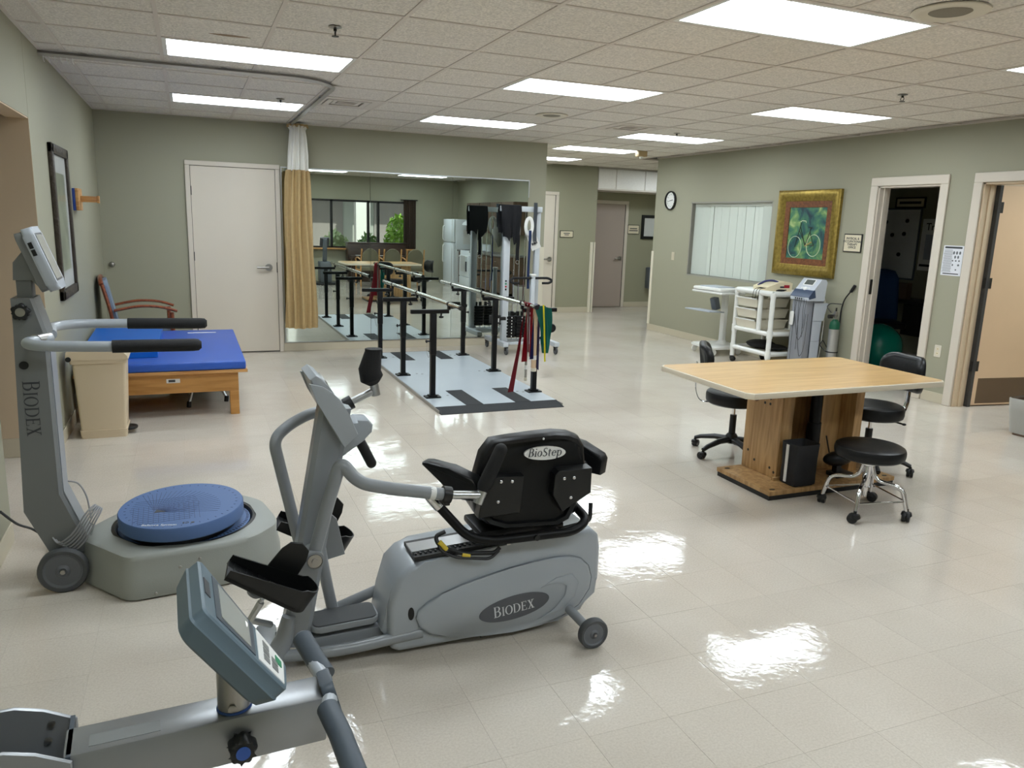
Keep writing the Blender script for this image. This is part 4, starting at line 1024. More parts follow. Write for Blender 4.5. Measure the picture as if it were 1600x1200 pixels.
# cable weight tower
K['tower'] = mat('pale_grey_powdercoat', (192, 198, 203), .35)
ct_ = thing('cable_weight_tower', 'pale grey cable weight machine on casters in front of the mirror', 'exercise machine', (3.9, 9.15, 0))
q = lambda *a: MB().bx(*a)
MB().bx(3.555, 3.625, 8.84, 9.52, .10, .155, .004).build('base_leg', 'tower', ct_); MB().bx(4.21, 4.28, 8.74, 9.45, .10, .155, .004).build('base_leg', 'tower', ct_)
MB().bx(3.62, 4.22, 9.13, 9.21, .10, .155, .004).build('base_cross', 'tower', ct_)
MB().bx(3.66, 4.2, 8.92, 8.97, .115, .145, .004).build('base_tray', 'tower', ct_)
MB().bx(3.60, 3.68, 9.02, 9.09, .15, 1.82, .004).build('upright', 'tower', ct_); MB().bx(4.04, 4.105, 9.07, 9.13, .15, 1.82, .004).build('upright', 'tower', ct_)
MB().bx(3.56, 4.105, 9.03, 9.10, 1.755, 1.82, .004).build('top_beam', 'tower', ct_)
MB().bx(3.96, 4.015, 8.97, 9.02, .14, .985, .004).build('handle_post', 'tower', ct_)
MB().bx(3.95, 4.025, 8.96, 9.03, .97, .995, .006).build('post_cap', 'white', ct_)
hb = MB().tube(fillet([(3.78, 8.93, .885), (3.70, 8.94, .885), (3.66, 8.95, .91), (3.70, 8.97, .945), (3.98, 8.985, .945), (4.20, 8.99, .945), (4.255, 8.975, .915), (4.2, 8.95, .885), (4.1, 8.94, .885)], .03, 5), .0155, 12).build('push_handle', 'foam', ct_)
for x in (3.72, 3.86):
    for k in range(7): MB().bx(x - .06, x + .06, 9.02, 9.12, .19 + k * .0395, .19 + k * .0395 + .036, .004, 1).build('weight_plate', 'blackpowder', ct_)
    for dx_ in (-.035, .035): MB().cyl((x + dx_, 9.07, .155), (x + dx_, 9.07, 1.77), .0075, seg=8).build('guide_rod', 'chrome', ct_)
    for dx_ in (-.03, .03): MB().bx(x + dx_ - .018, x + dx_ + .018, 9.05, 9.09, .466, .52, .004).build('stack_bushing', 'blackpowder', ct_)
    for k in range(7): MB().bx(x + .008, x + .018, 9.0185, 9.0202, .20 + k * .0395, .215 + k * .0395).build('plate_number', 'labelw', ct_)
for x, y in ((3.585, 9.50), (3.60, 8.86), (4.24, 8.77), (4.25, 9.43)):
    w_ = wheel_mb(.048, .022, 'tread', 'hubgrey', ct_, (x, y - .005, .048), 'caster_wheel', 'X')
    MB().lathe([(.02, .075), (.024, .1)], (x, y + .015, 0), seg=12).bx(x - .018, x + .018, y - .03, y + .02, .085, .1, .003).bx(x + .0125, x + .018, y - .02, y + .015, .05, .1).bx(x - .018, x - .0125, y - .02, y + .015, .05, .1).build('caster_fork', 'black', ct_)
K['sticker'] = mat('red_sticker', (170, 30, 50), .5)
for z, m in ((.905, 'black'), (.87, 'green'), (.835, 'sticker'), (.80, 'black')): MB().cyl((3.636, 9.02, z), (3.636, 9.017, z), .012, seg=16).build('sticker', m, ct_)
MB().lathe([(.05, -.09), (.06, -.07), (.06, .07), (.05, .09)], (4.26, 9.02, .31), 'Y', 20).build('knee_roller', 'vinyl', ct_)
MB().cyl((4.1, 9.1, .31), (4.26, 9.1, .31), .014, seg=10).build('roller_arm', 'tower', ct_)
MB().bx(3.37, 3.52, 8.86, 8.89, .40, .50, .006).bx(3.505, 3.6, 8.89, 8.95, .43, .47).build('foot_pad', 'black', ct_)
MB().bx(3.43, 3.495, 8.857, 8.861, .415, .46).build('pad_label', 'labelw', ct_)
settle(ct_)
K['cloth'] = mat('black_nylon', (23, 24, 29), .7, bump=.35, bscale=14); K['strap'] = mat('dark_webbing', (30, 31, 34), .8); K['bluestrap'] = mat('blue_strap', (36, 60, 110), .6)
# black cloth garment draped over the top beam
def drape(x0, x1, zb, ya, label, seed, legs=True):
    rr = random.Random(seed); N = 16; rows = []
    for j, (dy, z) in enumerate([(.075, 1.45), (.075, 1.6), (.065, 1.76), (.04, 1.828), (0, 1.836), (-.045, 1.828), (-.062, 1.76), (-.07, 1.66), (-.075, 1.58), (-.078, 1.5), (-.08, zb)]):
        row = []
        for i in range(N + 1):
            u = i / N; x = x0 + (x1 - x0) * u
            wob = .012 * math.sin(u * 13 + seed) + .008 * math.sin(u * 29 + j * .5)
            f = max(0, (j - 6) / 4, (1 - j) * .9)
            zz = z + f * (.05 * math.sin(u * 6.3 + seed) + (.10 if abs(u - .5) < .1 else 0))
            shrink = 1 - .14 * f
            row.append(((x0 + x1) / 2 + (x - (x0 + x1) / 2) * shrink, ya + dy + wob * (.3 + f) * (1 if dy < 0 else -.3), zz))
        rows.append(row)
    return MB().sheet(rows, .006)
tag(drape(3.545, 3.815, 1.40, 9.062, '', 1).build('draped_garment', 'cloth'), 'black nylon garment draped over the left end of the weight tower top beam', 'clothing')
def hang(name, x, y, z0, z1, w_, m, label, cat, ring=True, sway=0.0):
    t = thing(name, label, cat, (x, y, z0), 0, 'straps hanging on the weight tower')
    MB().sheet([[(k * w_ * .5 + sway * (1 - t_) , .01 * math.sin(t_ * 5) , (z1 - z0) * t_ + .03) for k in (-1, 0, 1)] for t_ in [i / 8 for i in range(9)]], .004).build('webbing', m, t)
    if ring: MB().tube([(.022 * math.cos(a) + sway, 0, .012 + .022 * math.sin(a)) for a in [2 * PI * k / 16 for k in range(16)]], .0035, 6, True).build('ring', 'steel', t)
hang('hanging_strap', 3.76, 8.968, 1.13, 1.44, .045, 'strap', 'black strap with steel ring hanging below the draped garment', 'strap')
hang('hanging_strap', 3.93, 9.0, .78, 1.5, .035, 'bluestrap', 'long blue strap hanging between the uprights of the weight tower', 'strap', False)
hang('hanging_strap', 4.0, 9.02, 1.36, 1.84, .05, K['grey_mid'], 'grey buckled strap looped over the right end of the top beam', 'strap', True, .01)
# ankle cuffs and printed card
def card(x, y, z, w_, h_, rz, label, name='instruction_card'):
    t = thing(name, label, 'card', (x, y, z))
    MB().prism(rrect(w_, h_, .004, 2), M.Rotation(PI / 2, 4, 'X') @ M.Rotation(rz, 4, 'Z'), .0015).build('card_sheet', 'labelw', t)
    MB().prism(rrect(w_ * .6, h_ * .12, .002, 2, 0, -h_ * .2), M.Translation((0, -.0016, 0)) @ M.Rotation(PI / 2, 4, 'X') @ M.Rotation(rz, 4, 'Z'), .0006).build('card_print', 'letterdark', t)
card(4.0, 9.06, 1.42, .13, .26, .45, 'white printed card hanging askew on the right upright')
tag(MB().tube([(3.925 + .045 * math.cos(a), 9.02, 1.58 + .10 * math.sin(a)) for a in [2 * PI * k / 20 for k in range(20)]], .022, 8, True, flat=(1, .5)).build('ankle_cuff', 'white'), 'white padded cuff hanging right of the draped garment', 'cuff')

# ================================================================ curtain and its track
K['track'] = mat('aluminium_track', (168, 166, 162), .35, metal=.7); K['curtain'] = mat('tan_curtain_cloth', (176, 150, 104), .75, bump=.08, bscale=90, var=.05, vscale=30)
def mesh_mat():
    m = mat('white_curtain_mesh', (226, 224, 216), .8); t = m.node_tree; n = t.nodes; L = t.links; b = n['Principled BSDF']
    tc = n.new('ShaderNodeTexCoord'); mp = n.new('ShaderNodeMapping'); mp.inputs['Scale'].default_value = (160, 160, 160); L.new(tc.outputs['Object'], mp.inputs[0])
    v = n.new('ShaderNodeTexVoronoi'); L.new(mp.outputs[0], v.inputs['Vector'])
    r = n.new('ShaderNodeMapRange'); r.inputs['From Min'].default_value = .15; r.inputs['From Max'].default_value = .3; r.inputs['To Min'].default_value = .35; r.inputs['To Max'].default_value = 1; L.new(v.outputs['Distance'], r.inputs['Value'])
    L.new(r.outputs[0], b.inputs['Alpha']); return m
K['mesh'] = mesh_mat()
tr = thing('curtain_track', 'curved aluminium curtain track fixed under the ceiling tiles', 'track', (.2, 6.4, CZ))
MB().tube(fillet([(XL, 6.36, CZ - .02), (.92, 6.36, CZ - .02), (1.15, 6.62, CZ - .02), (1.15, 9.665, CZ - .02)], [0, .22, .22, 0], 10), .0205, 4, flat=(.9, .9)).build('track_rail', 'track', tr)
for x, y in ((-.6, 6.36), (.3, 6.36), (1.15, 7.4), (1.15, 8.8)): MB().bx(x - .02, x + .02, y - .02, y + .02, CZ - .006, CZ - .001).build('track_clip', 'steel', tr)
for i in range(6): MB().tube([(XL + .03 + i * .035, 6.36, CZ - .035), (XL + .03 + i * .035, 6.36, CZ - .06), (XL + .035 + i * .035, 6.362, CZ - .075)], .003, 6).build('carrier_hook', 'white', tr)
settle(tr)
cu = thing('privacy_curtain', 'gathered tan privacy curtain with white mesh top beside the mirror', 'curtain', (1.2, 9.5, 0))
def folds(z, k, w_, d_, ph=0.0):
    out = []; n = 96
    for i in range(n):
        a = 2 * PI * i / n
        r = 1 + .30 * math.sin(11 * a + ph) + .16 * math.sin(4 * a + 1.3 + k)
        out.append(V((1.205 + w_ * (.55 + .45 * r) * math.cos(a) + .008 * math.sin(z * 3), 9.49 + d_ * r * math.sin(a), z)))
    return out
MB().loft([folds(z, k, w_, .075, .15 * k) for k, (z, w_) in enumerate([(2.615, .10), (2.57, .075), (2.5, .085), (2.3, .105), (2.12, .115)])], caps=False).build('mesh_top', 'mesh', cu, 80)
MB().loft([folds(z, k, w_, .10, .3 * math.sin(k * .5)) for k, (z, w_) in enumerate([(2.13, .117), (2.0, .128), (1.7, .138), (1.4, .145), (1.1, .15), (.8, .155), (.5, .16), (.31, .163)])], caps=False).build('curtain_cloth', 'curtain', cu, 80)
MB().loft([folds(z, k, w_, .074, .1) for k, (z, w_) in enumerate([(2.60, .104), (2.635, .10)])], caps=False).build('heading_tape', 'curtain', cu, 80)
for i in range(5): MB().tube([(1.15, 9.42 + i * .035, CZ - .035), (1.155, 9.42 + i * .035, CZ - .055)], .003, 6).build('carrier_hook', 'white', cu)
settle(cu)

# ================================================================ left side: picture, block, chair, mat table, bin
K['ornate'] = mat('carved_dark_frame', (58, 50, 42), .45, metal=.35, bump=1.0, bscale=38); K['matboard'] = mat('pale_mat_board', (206, 208, 204), .8); K['print'] = mat('green_grey_print', (150, 158, 136), .3, var=.25, vscale=5)
pf = thing('framed_picture', 'tall narrow picture in carved dark frame on the left wall', 'picture', (XL, 6.81, 1.51))
q = MB()
for b_ in ((6.40, 6.47, .962, 2.066), (7.13, 7.2, .962, 2.066), (6.40, 7.2, .962, 1.035), (6.40, 7.2, 1.995, 2.066)): q.bx(XL, XL + .032, b_[0], b_[1], b_[2], b_[3], .008, 2)
q.build('carved_frame', 'ornate', pf)
MB().bx(XL + .004, XL + .012, 6.46, 7.14, 1.02, 2.0).build('mat_board', 'matboard', pf); MB().bx(XL + .01, XL + .014, 6.58, 7.02, 1.16, 1.87).build('print', 'print', pf)
MB().bx(XL + .017, XL + .018, 6.46, 7.14, 1.02, 2.0).build('pane', 'picglass', pf)
settle(pf)
K['oak'] = wood('light_oak', (170, 118, 66), (206, 158, 98), .45); K['maple'] = wood('golden_maple', (176, 124, 62), (198, 146, 80), .42); K['bluep'] = mat('blue_paint', (28, 62, 140), .5)
wb = thing('wall_peg_board', 'small blue backed wooden block with peg on the left wall', 'peg board', (XL, 7.62, 1.69))
MB().bx(XL, XL + .022, 7.52, 7.76, 1.605, 1.785, .002).build('backing', 'bluep', wb); MB().bx(XL + .022, XL + .048, 7.52, 7.76, 1.605, 1.785, .003).build('wood_block', 'oak', wb)
MB().bx(XL + .048, XL + .17, 7.62, 7.67, 1.675, 1.725, .004).build('wood_peg', 'oak', wb); MB().bx(XL + .17, XL + .19, 7.615, 7.675, 1.67, 1.73, .003).build('peg_stop', 'oak', wb); settle(wb)
# blue upholstered armchair in the corner
K['chairwood'] = wood('reddish_cherry_wood', (112, 52, 26), (146, 76, 42), .35, coat=.2); K['bluefab'] = mat('grey_blue_upholstery', (122, 136, 152), .8, bump=.1, bscale=200)
def armchair(root, fab, wd, rounded_top=False):
    # faces +y locally, base at origin
    for sx in (-1, 1):
        MB().tube(spline([(sx * .27, -.30, 0), (sx * .27, -.27, .35), (sx * .265, -.30, .62), (sx * .255, -.36, .90)], 6), .022, 8, flat=(1, .8)).build('rear_leg', wd, root)
        MB().tube([(sx * .275, .26, 0), (sx * .275, .25, .62)], .022, 8).build('front_leg', wd, root)
        MB().tube(spline([(sx * .275, -.27, .645), (sx * .285, -.05, .685), (sx * .285, .15, .675), (sx * .275, .30, .63)], 6), .026, 10, flat=(.55, 1)).build('arm_rest', wd, root)
        MB().bx(sx * .275 - .012, sx * .275 + .012, -.26, .25, .36, .41).build('side_rail', wd, root)
    MB().bx(-.265, .265, .225, .255, .35, .41).build('front_rail', wd, root)
    MB().box((0, -.0, .43), (.52, .52, .09), (.04, 0, 0), .03, 3).build('seat', fab, root)
    if rounded_top:
        out = [(-.24, 0), (.24, 0)] + [(.24 * math.cos(a), .22 + .2 * math.sin(a)) for a in [PI * k / 16 for k in range(0, 17)]]
    else: out = rrect(.50, .46, .06, 5, 0, .22)
    MB().prism(out, frame((0, -.235, .50), (1, 0, 0), (0, -.20, .98)), .055, .018, 2).build('backrest', fab, root)
    if not rounded_top: MB().tube(spline([(-.26, -.365, .9), (-.2, -.375, .945), (0, -.38, .955), (.2, -.375, .945), (.26, -.365, .9)], 5), .022, 8).build('top_rail', wd, root)
    return root
armchair(thing('armchair', 'blue upholstered armchair with cherry wood arms in the far left corner', 'chair', (-.46, 8.83, 0), -1.5), 'bluefab', 'chairwood')
# mat table
K['matblue'] = mat('royal_blue_vinyl', (38, 84, 176), .42, bump=.05, bscale=8, var=.03, vscale=4); K['wedgeblue'] = mat('bright_blue_vinyl', (8, 98, 190), .38, bump=.03, bscale=8)
mt_ = thing('mat_table', 'low wooden therapy table with royal blue mat along the left wall', 'table', (-.22, 7.45, 0))
MB().bx(-.845, .385, 6.55, 8.42, .385, .455, .014, 3).build('mat_pad', 'matblue', mt_)
MB().bx(-.855, .395, 6.545, 8.43, .362, .385).build('deck', 'oak', mt_)
for nm, b_ in (('apron', (-.80, .325, 6.6, 6.622, .20, .362)), ('apron', (-.80, .325, 8.32, 8.342, .20, .362)), ('apron', (-.80, -.778, 6.622, 8.32, .20, .362)), ('apron', (.303, .325, 6.622, 8.32, .20, .362))): MB().bx(*b_, .002, 1).build(nm, 'maple', mt_)
for x in (-.775, .29):
    for y in (6.64, 8.30): MB().bx(x - .035, x + .035, y - .035, y + .035, 0, .362, .003, 1).build('leg', 'maple', mt_)
MB().bx(-.215, -.115, 6.5985, 6.6, .285, .318).build('maker_label', 'labelw', mt_); MB().bx(-.20, -.15, 6.598, 6.5986, .292, .312).build('label_print', 'letterdark', mt_)
MB().bx(-.05, .21, 8.2, 8.24, .455, .4555).build('mat_label', 'labelw', mt_); settle(mt_)
tag(MB().loft([[V((x, 6.82, .457)), V((x, 8.3, .457)), V((x, 8.3, .53)), V((x, 6.82, .50))] for x in (-.84, -.83)] + [[V((x, 6.84, .457)), V((x, 8.28, .457)), V((x, 8.28, .53)), V((x, 6.84, .50))] for x in (-.30, -.275)]).build('wedge_cushion', 'wedgeblue'), 'bright blue flat cushion lying on the left half of the mat table', 'cushion')
wk = thing('folded_walker', 'folded aluminium walker with black feet under the mat table', 'walker', (.12, 7.2, 0))
for x, y, x2 in ((-.06, 6.95, .02), (.245, 7.1, .10)):
    MB().cyl((x, y, .03), (x2, y + .1, .35), .0125, seg=12).build('walker_leg', 'aluminium', wk); MB().cyl((x - .004, y - .004, .0), (x + .002, y, .05), .019, seg=12).build('rubber_foot', 'black', wk)
MB().cyl((.02, 7.05, .33), (.10, 7.2, .33), .0125, seg=12).build('walker_brace', 'aluminium', wk)
for x in (-.05, -.03, -.01): MB().cyl((x - .01, 6.938 + (x + .05) * .5, .12 + (x + .05) * 3), (x - .01, 6.93 + (x + .05) * .5, .12 + (x + .05) * 3), .005, seg=8).build('height_hole', 'black', wk)
settle(wk)
K['teal'] = mat('teal_vinyl', (20, 92, 92), .5)
tag(MB().box((.02, 7.75, .09), (.5, .30, .18), (0, 0, 0), .05, 3).build('rolled_mat', 'teal'), 'teal padded mat stored on the floor under the mat table', 'mat')
# step-on bin
K['binbeige'] = mat('beige_plastic', (205, 188, 160), .5)
bn = thing('step_on_bin', 'tall beige step-on bin in front of the mat table', 'bin', (-.62, 6.26, 0))
def taper(x0, x1, y0, y1, z0, z1, k, r=.02):
    cx_, cy_ = (x0 + x1) / 2, (y0 + y1) / 2
    return MB().loft([[V((cx_ + x * s_, cy_ + y * s_, z)) for x, y in rrect(x1 - x0, y1 - y0, r, 4)] for z, s_ in ((z0, k), (z1, 1.0))])
taper(-.80, -.46, 6.105, 6.41, .05, .565, .86).build('body', 'binbeige', bn)
taper(-.785, -.475, 6.115, 6.40, .0, .06, .95).build('base', 'binbeige', bn)
taper(-.815, -.448, 6.09, 6.42, .55, .585, .985).build('rim', 'binbeige', bn)
MB().loft([[V((x, y, z)) for x, z in [(-.835, .578), (-.44, .578), (-.443, .60), (-.47, .628), (-.53, .638), (-.80, .640), (-.83, .632)]] for y in (6.085, 6.095, 6.41, 6.425)]).build('lid', 'binbeige', bn)
MB().cyl((-.815, 6.085, .588), (-.815, 6.077, .588), .018, seg=20).build('lid_hinge', 'black', bn)
MB().prism(ell(.06, .07, 20), M.Translation((-.475, 6.25, .03)), .018, .004).build('pedal', 'black', bn); settle(bn)
# alcove: dark trolley sliver with wooden leg and white dispenser
al = thing('folded_easel', 'dark panel with slanted wooden leg inside the left alcove', 'easel', (-1.45, 5.5, 0))
MB().box((-1.42, 5.62, .42), (.3, .02, .8), (.08, 0, 0)).build('dark_panel', 'black', al); MB().tube([(-1.235, 5.52, 0), (-1.42, 5.62, .9)], .018, 8).build('wood_leg', 'chairwood', al); settle(al)
# ================================================================ work table and stools
K['tabletop'] = wood('light_ash_laminate', (194, 154, 98), (214, 178, 124), .28, (1.1, 16, 16), coat=.15)
K['tableside'] = wood('oak_veneer', (150, 114, 70), (184, 148, 100), .42, (14, 14, 1.2))
K['edgeband'] = mat('offwhite_edge_band', (212, 202, 182), .45)
tb_ = thing('work_table', 'wooden work table with off-white edge band and boxy pedestal on the right', 'table', (3.53, 3.75, 0))
def chamf(x0, x1, y0, y1, c): return [(x0 + c, y0), (x1 - c, y0), (x1, y0 + c), (x1, y1 - c), (x1 - c, y1), (x0 + c, y1), (x0, y1 - c), (x0, y0 + c)]
MB().prism(chamf(2.775, 4.285, 3.30, 4.20, .035), M.Translation((0, 0, .715)), .034, .005, 2).build('edge_band', 'edgeband', tb_)
MB().prism(chamf(2.785, 4.275, 3.31, 4.19, .033), M.Translation((0, 0, .7485)), .0022).build('table_top', 'tabletop', tb_)
MB().bx(3.215, 4.24, 3.56, 4.07, .0, .03).build('plinth_base', 'black', tb_)
MB().bx(3.21, 4.245, 3.555, 4.075, .03, .058, .002, 1).build('plinth_board', 'tableside', tb_)
MB().bx(3.41, 3.475, 3.735, 4.075, .058, .715, .002, 1).build('side_post', 'tableside', tb_); MB().bx(4.02, 4.09, 3.735, 4.075, .058, .715, .002, 1).build('side_post', 'tableside', tb_)
MB().bx(3.475, 3.62, 3.86, 3.885, .058, .715).build('inner_panel', 'tableside', tb_); MB().bx(3.86, 4.02, 3.86, 3.885, .058, .715).build('inner_panel', 'tableside', tb_); MB().bx(3.475, 4.02, 4.05, 4.07, .058, .715).build('back_panel', 'tableside', tb_)
MB().prism([(0, 0), (.17, 0), (.17, .02), (0, .02)], M.Translation((3.38, 3.72, .058)), .02).build('corner_block', 'tableside', tb_)
q = MB()
for y, z in ((3.90, .565), (3.85, .567), (3.90, .53), (3.85, .532), (4.02, .18), (3.95, .13), (3.80, .12), (3.76, .10)): q.cyl((3.411, y, z), (3.4085, y, z), .009, seg=12)
islands(q, 'bolt_hole', 'dark_metal', tb_)
MB().prism(ell(.035, .045, 24), frame((3.411, 3.985, .565), (0, -1, 0), (0, 0, 1)), .002).build('hand_hole', mat('hole_brown', (104, 70, 40), .7), tb_)
q = MB()
for x, y in ((3.26, 3.59), (3.26, 4.03), (4.19, 3.59)): q.prism(ell(.02, .012, 16), M.Translation((x, y, .058)), .001)
islands(q, 'plinth_slot', 'black', tb_)
MB().cyl((3.745, 3.80, .40), (3.745, 3.80, .715), .036, seg=20).cyl((3.745, 3.80, .058), (3.745, 3.80, .40), .045, seg=20).build('lift_column', 'blackpowder', tb_)
MB().tube([(3.80, 3.74, .32), (3.86, 3.74, .15)], .005, 6).build('lift_cable', 'black', tb_)
settle(tb_)
bag = thing('canvas_bag', 'open black canvas bag standing against the table pedestal', 'bag', (3.50, 3.64, .058))
MB().loft([[V((x, y, z)) for x, y in rrect(w_, d_, .02, 3)] for z, w_, d_ in ((.0, .16, .12), (.02, .18, .14), (.14, .175, .14), (.27, .185, .15), (.268, .178, .143), (.08, .17, .13))], caps=False).build('bag_body', 'cloth', bag, 60)
MB().bx(-.098, -.092, -.0, .02, .02, .26).build('white_stripe', 'labelw', bag)
MB().bx(-.085, .085, -.06, .06, .005, .08).build('bag_filling', 'black', bag)
lp = thing('floor_pump', 'black padded cuff and small parts lying at the table pedestal', 'equipment', (3.86, 3.68, .058))
MB().ball((.0, 0, .12), .09, (1.3, .6, .55), 2).build('padded_cuff', 'vinyl', lp); MB().bx(-.04, .10, -.05, .05, 0, .03, .006).build('tray_parts', 'dark_metal', lp); MB().bx(-.02, .02, -.02, .02, .02, .10).build('cuff_stem', 'black', lp)

def caster(parent, c, rot=0.0, r=.027):
    o = MB().lathe([(r * .5, -.011), (r * .9, -.011), (r, -.007), (r, .007), (r * .9, .011), (r * .5, .011)], (0, 0, 0), 'X', 18).lathe([(r * .5, .013), (r * .9, .013), (r, .017), (r, .027), (r * .9, .031), (r * .5, .031)], (0, 0, 0), 'X', 18).build('caster', 'black', parent)
    o.data.transform(M.Translation(c) @ M.Rotation(rot, 4, 'Z') @ M.Translation((-.010, -.012, r)))
    h = MB().lathe([(r * .75, r * .9), (r * 1.05, r * 1.3), (r * .9, r * 1.9), (r * .35, r * 2.1), (r * .3, r * 2.6)], c, seg=16).build('caster_hood', 'black', o)
    return o
def seat_round(parent, z, r, th=.075, m='vinyl'):
    return MB().lathe([(0, z - th), (r * .9, z - th), (r * .98, z - th + .012), (r, z - th + .03), (r, z - .025), (r * .97, z - .008), (r * .9, z), (r * .5, z + .003), (0, z + .003)], seg=44).build('seat', m, parent)
def star_base(parent, R_, m, a0):
    for k in range(5):
        a = a0 + 2 * PI * k / 5; d = V((math.cos(a), math.sin(a), 0))
        o = MB().tube([d * .03 + V((0, 0, .115)), d * R_ * .45 + V((0, 0, .112)), d * R_ * .85 + V((0, 0, .088)), d * R_ + V((0, 0, .07))], [.03, .025, .02, .017], 10, flat=(.8, 1)).build('base_leg', m, parent)
        caster(parent, (d.x * R_, d.y * R_, 0), a)
    MB().lathe([(.045, .09), (.045, .14), (.03, .16)], seg=20).build('base_hub', m, parent)
def back_stool(loc, rz, label, zs=.475, a0=.3):
    t = thing('rolling_stool', label, 'stool', loc, rz, None)
    star_base(t, .285, 'black', a0); seat_round(t, zs, .208, .09)
    MB().cyl((0, 0, .14), (0, 0, .30), .024, seg=16).build('gas_sleeve', 'black', t); MB().cyl((0, 0, .30), (0, 0, zs - .08), .013, seg=14).build('gas_piston', 'chrome', t)
    MB().bx(-.06, .06, -.05, .05, zs - .10, zs - .085).build('seat_plate', 'blackpowder', t)
    MB().tube(fillet([(.05, 0, zs - .092), (.25, 0, zs - .092), (.285, 0, zs - .02), (.29, 0, zs + .20)], .04, 6), .011, 8, flat=(.45, 2.0)).build('back_bar', 'chrome', t)
    rows = []
    for s_, dx in ((.80, -.028), (.94, -.024), (1.0, -.01), (1.0, .012), (.93, .024), (.8, .027)):
        rows.append([V((.277 + dx - .12 * (y / .2) ** 2 * .6, y * s_, zs + .215 + z * s_)) for y, z in rrect(.40, .25, .085, 6)])
    MB().loft(rows).build('backrest', 'vinyl', t, 60)
    MB().tube([(.06, -.05, zs - .095), (.10, -.2, zs - .10)], .006, 8).ball((.10, -.2, zs - .10), .014, (1, 1, .6), 2).build('height_lever', 'black', t)
    return t
back_stool((4.315, 3.87, 0), -.12, 'black rolling stool with backrest at the right end of the work table', .475, .53)
back_stool((3.62, 4.46, 0), 2.55, 'black rolling stool with backrest behind the work table', .475, .77)
fs = thing('rolling_stool', 'round black backless stool with chrome four leg base in front of the table', 'stool', (3.635, 3.235, 0), .15)
seat_round(fs, .415, .195, .075)
MB().lathe([(.05, .33), (.05, .30), (.035, .29)], seg=20).build('seat_flange', 'chrome', fs); MB().cyl((0, 0, .10), (0, 0, .32), .014, seg=14).cyl((0, 0, .16), (0, 0, .31), .024, seg=16).build('screw_post', 'chrome', fs)
for k in range(4):
    a = PI / 4 + k * PI / 2 - .35; d = V((math.cos(a), math.sin(a), 0))
    MB().tube(fillet([d * .02 + V((0, 0, .31)), d * .045 + V((0, 0, .21)), d * .20 + V((0, 0, .19)), d * .232 + V((0, 0, .06))], [0, .05, .05, 0], 7), .0125, 12).build('leg', 'chrome', fs)
    caster(fs, (d.x * .235, d.y * .235, 0), a, .029)
    b = PI / 4 + (k + 1) * PI / 2 - .35; e_ = V((math.cos(b), math.sin(b), 0))
    MB().cyl(d * .222 + V((0, 0, .115)), e_ * .222 + V((0, 0, .115)), .005, seg=8).build('stretcher', 'chrome', fs)

# ================================================================ right wall furniture
RWF = lambda y, z, dx=0.0: frame((XR - dx, y, z), (0, -1, 0), (0, 0, 1))
K['pvc'] = mat('white_pvc_pipe', (228, 229, 224), .32); K['bin'] = mat('ivory_drawer', (220, 214, 196), .45); K['lowshelf'] = mat('black_gear', (16, 16, 18), .7, bump=.3, bscale=20)
cart = thing('pvc_cart', 'white pipe cart with three ivory drawers by the blinds window', 'cart', (6.5, 7.5, 0))
legs = {'a': (6.27, 7.86), 'b': (6.25, 7.19), 'c': (6.74, 7.86), 'd': (6.74, 7.19)}
for x, y in legs.values():
    MB().cyl((x, y, .075), (x, y, .90), .029, seg=14).build('upright_pipe', 'pvc', cart)
    for z in (.19, .43, .90): MB().cyl((x, y, z - .045), (x, y, z + (.04 if z < .9 else .015)), .035, seg=14).build('pipe_fitting', 'pvc', cart)
    caster(cart, (x, y, 0), .4, .032)
for z in (.19, .43, .90):
    r_ = .028 if z < .9 else .033
    for p, r2 in ((('a'), 'b'), ('c', 'd'), ('a', 'c'), ('b', 'd')):
        MB().cyl(legs[p] + (z,), legs[r2] + (z,), r_, seg=14).build('cross_pipe', 'pvc', cart)
MB().cyl((6.26, 7.41, .43), (6.26, 7.41, .90), .028, seg=14).build('upright_pipe', 'pvc', cart)
MB().cyl((6.74, 7.41, .43), (6.74, 7.41, .90), .0225, seg=14).build('upright_pipe', 'pvc', cart)
MB().bx(6.27, 6.74, 7.2, 7.85, .435, .445).build('shelf_panel', 'bin', cart); MB().bx(6.27, 6.74, 7.2, 7.85, .185, .195).build('shelf_panel', 'bin', cart)
MB().bx(6.25, 6.76, 7.18, 7.87, .918, .926).build('top_panel', 'pvc', cart)
for z in (.455, .585, .715):
    d = MB().loft([[V((x, y, zz)) for x, y in [(6.24 + k, 7.445 + k), (6.72 - k, 7.445 + k), (6.72 - k, 7.825 - k), (6.24 + k, 7.825 - k)]] for zz, k in ((z, .02), (z + .1, .0), (z + .1, .004), (z + .01, .022))], caps=False).build('drawer', 'bin', cart)
    MB().loft([[V((6.225, y, z + .098)), V((6.245, y, z + .098)), V((6.245, y, z + .11)), V((6.225, y, z + .11))] for y in (7.435, 7.835)]).build('drawer_lip', 'pvc', d)
    MB().bx(6.225, 6.72, 7.435, 7.447, z + .098, z + .11).build('drawer_lip', 'bin', d)
settle(cart)
tag(MB().ball((6.5, 7.62, .25), .12, (1.4, 1.6, .42), 2).ball((6.55, 7.4, .24), .08, (1.4, 2.0, .4), 2).build('black_strap_pile', 'lowshelf'), 'black straps heaped on the bottom shelf of the white pipe cart', 'straps')
es = thing('muscle_stimulator', 'cream muscle stimulator with blue panel on top of the white pipe cart', 'medical device', (6.45, 7.45, .926), -.2)
K['cream_dev'] = mat('cream_device_case', (224, 212, 180), .42); K['bluepanel'] = mat('blue_device_panel', (88, 108, 176), .45)
MB().loft([[V((x, y, z)) for x, z in [(-.16, 0), (.15, 0), (.16, .095), (.12, .11), (-.02, .10), (-.16, .045)]] for y in (-.17, -.165, .165, .17)]).build('device_case', 'cream_dev', es)
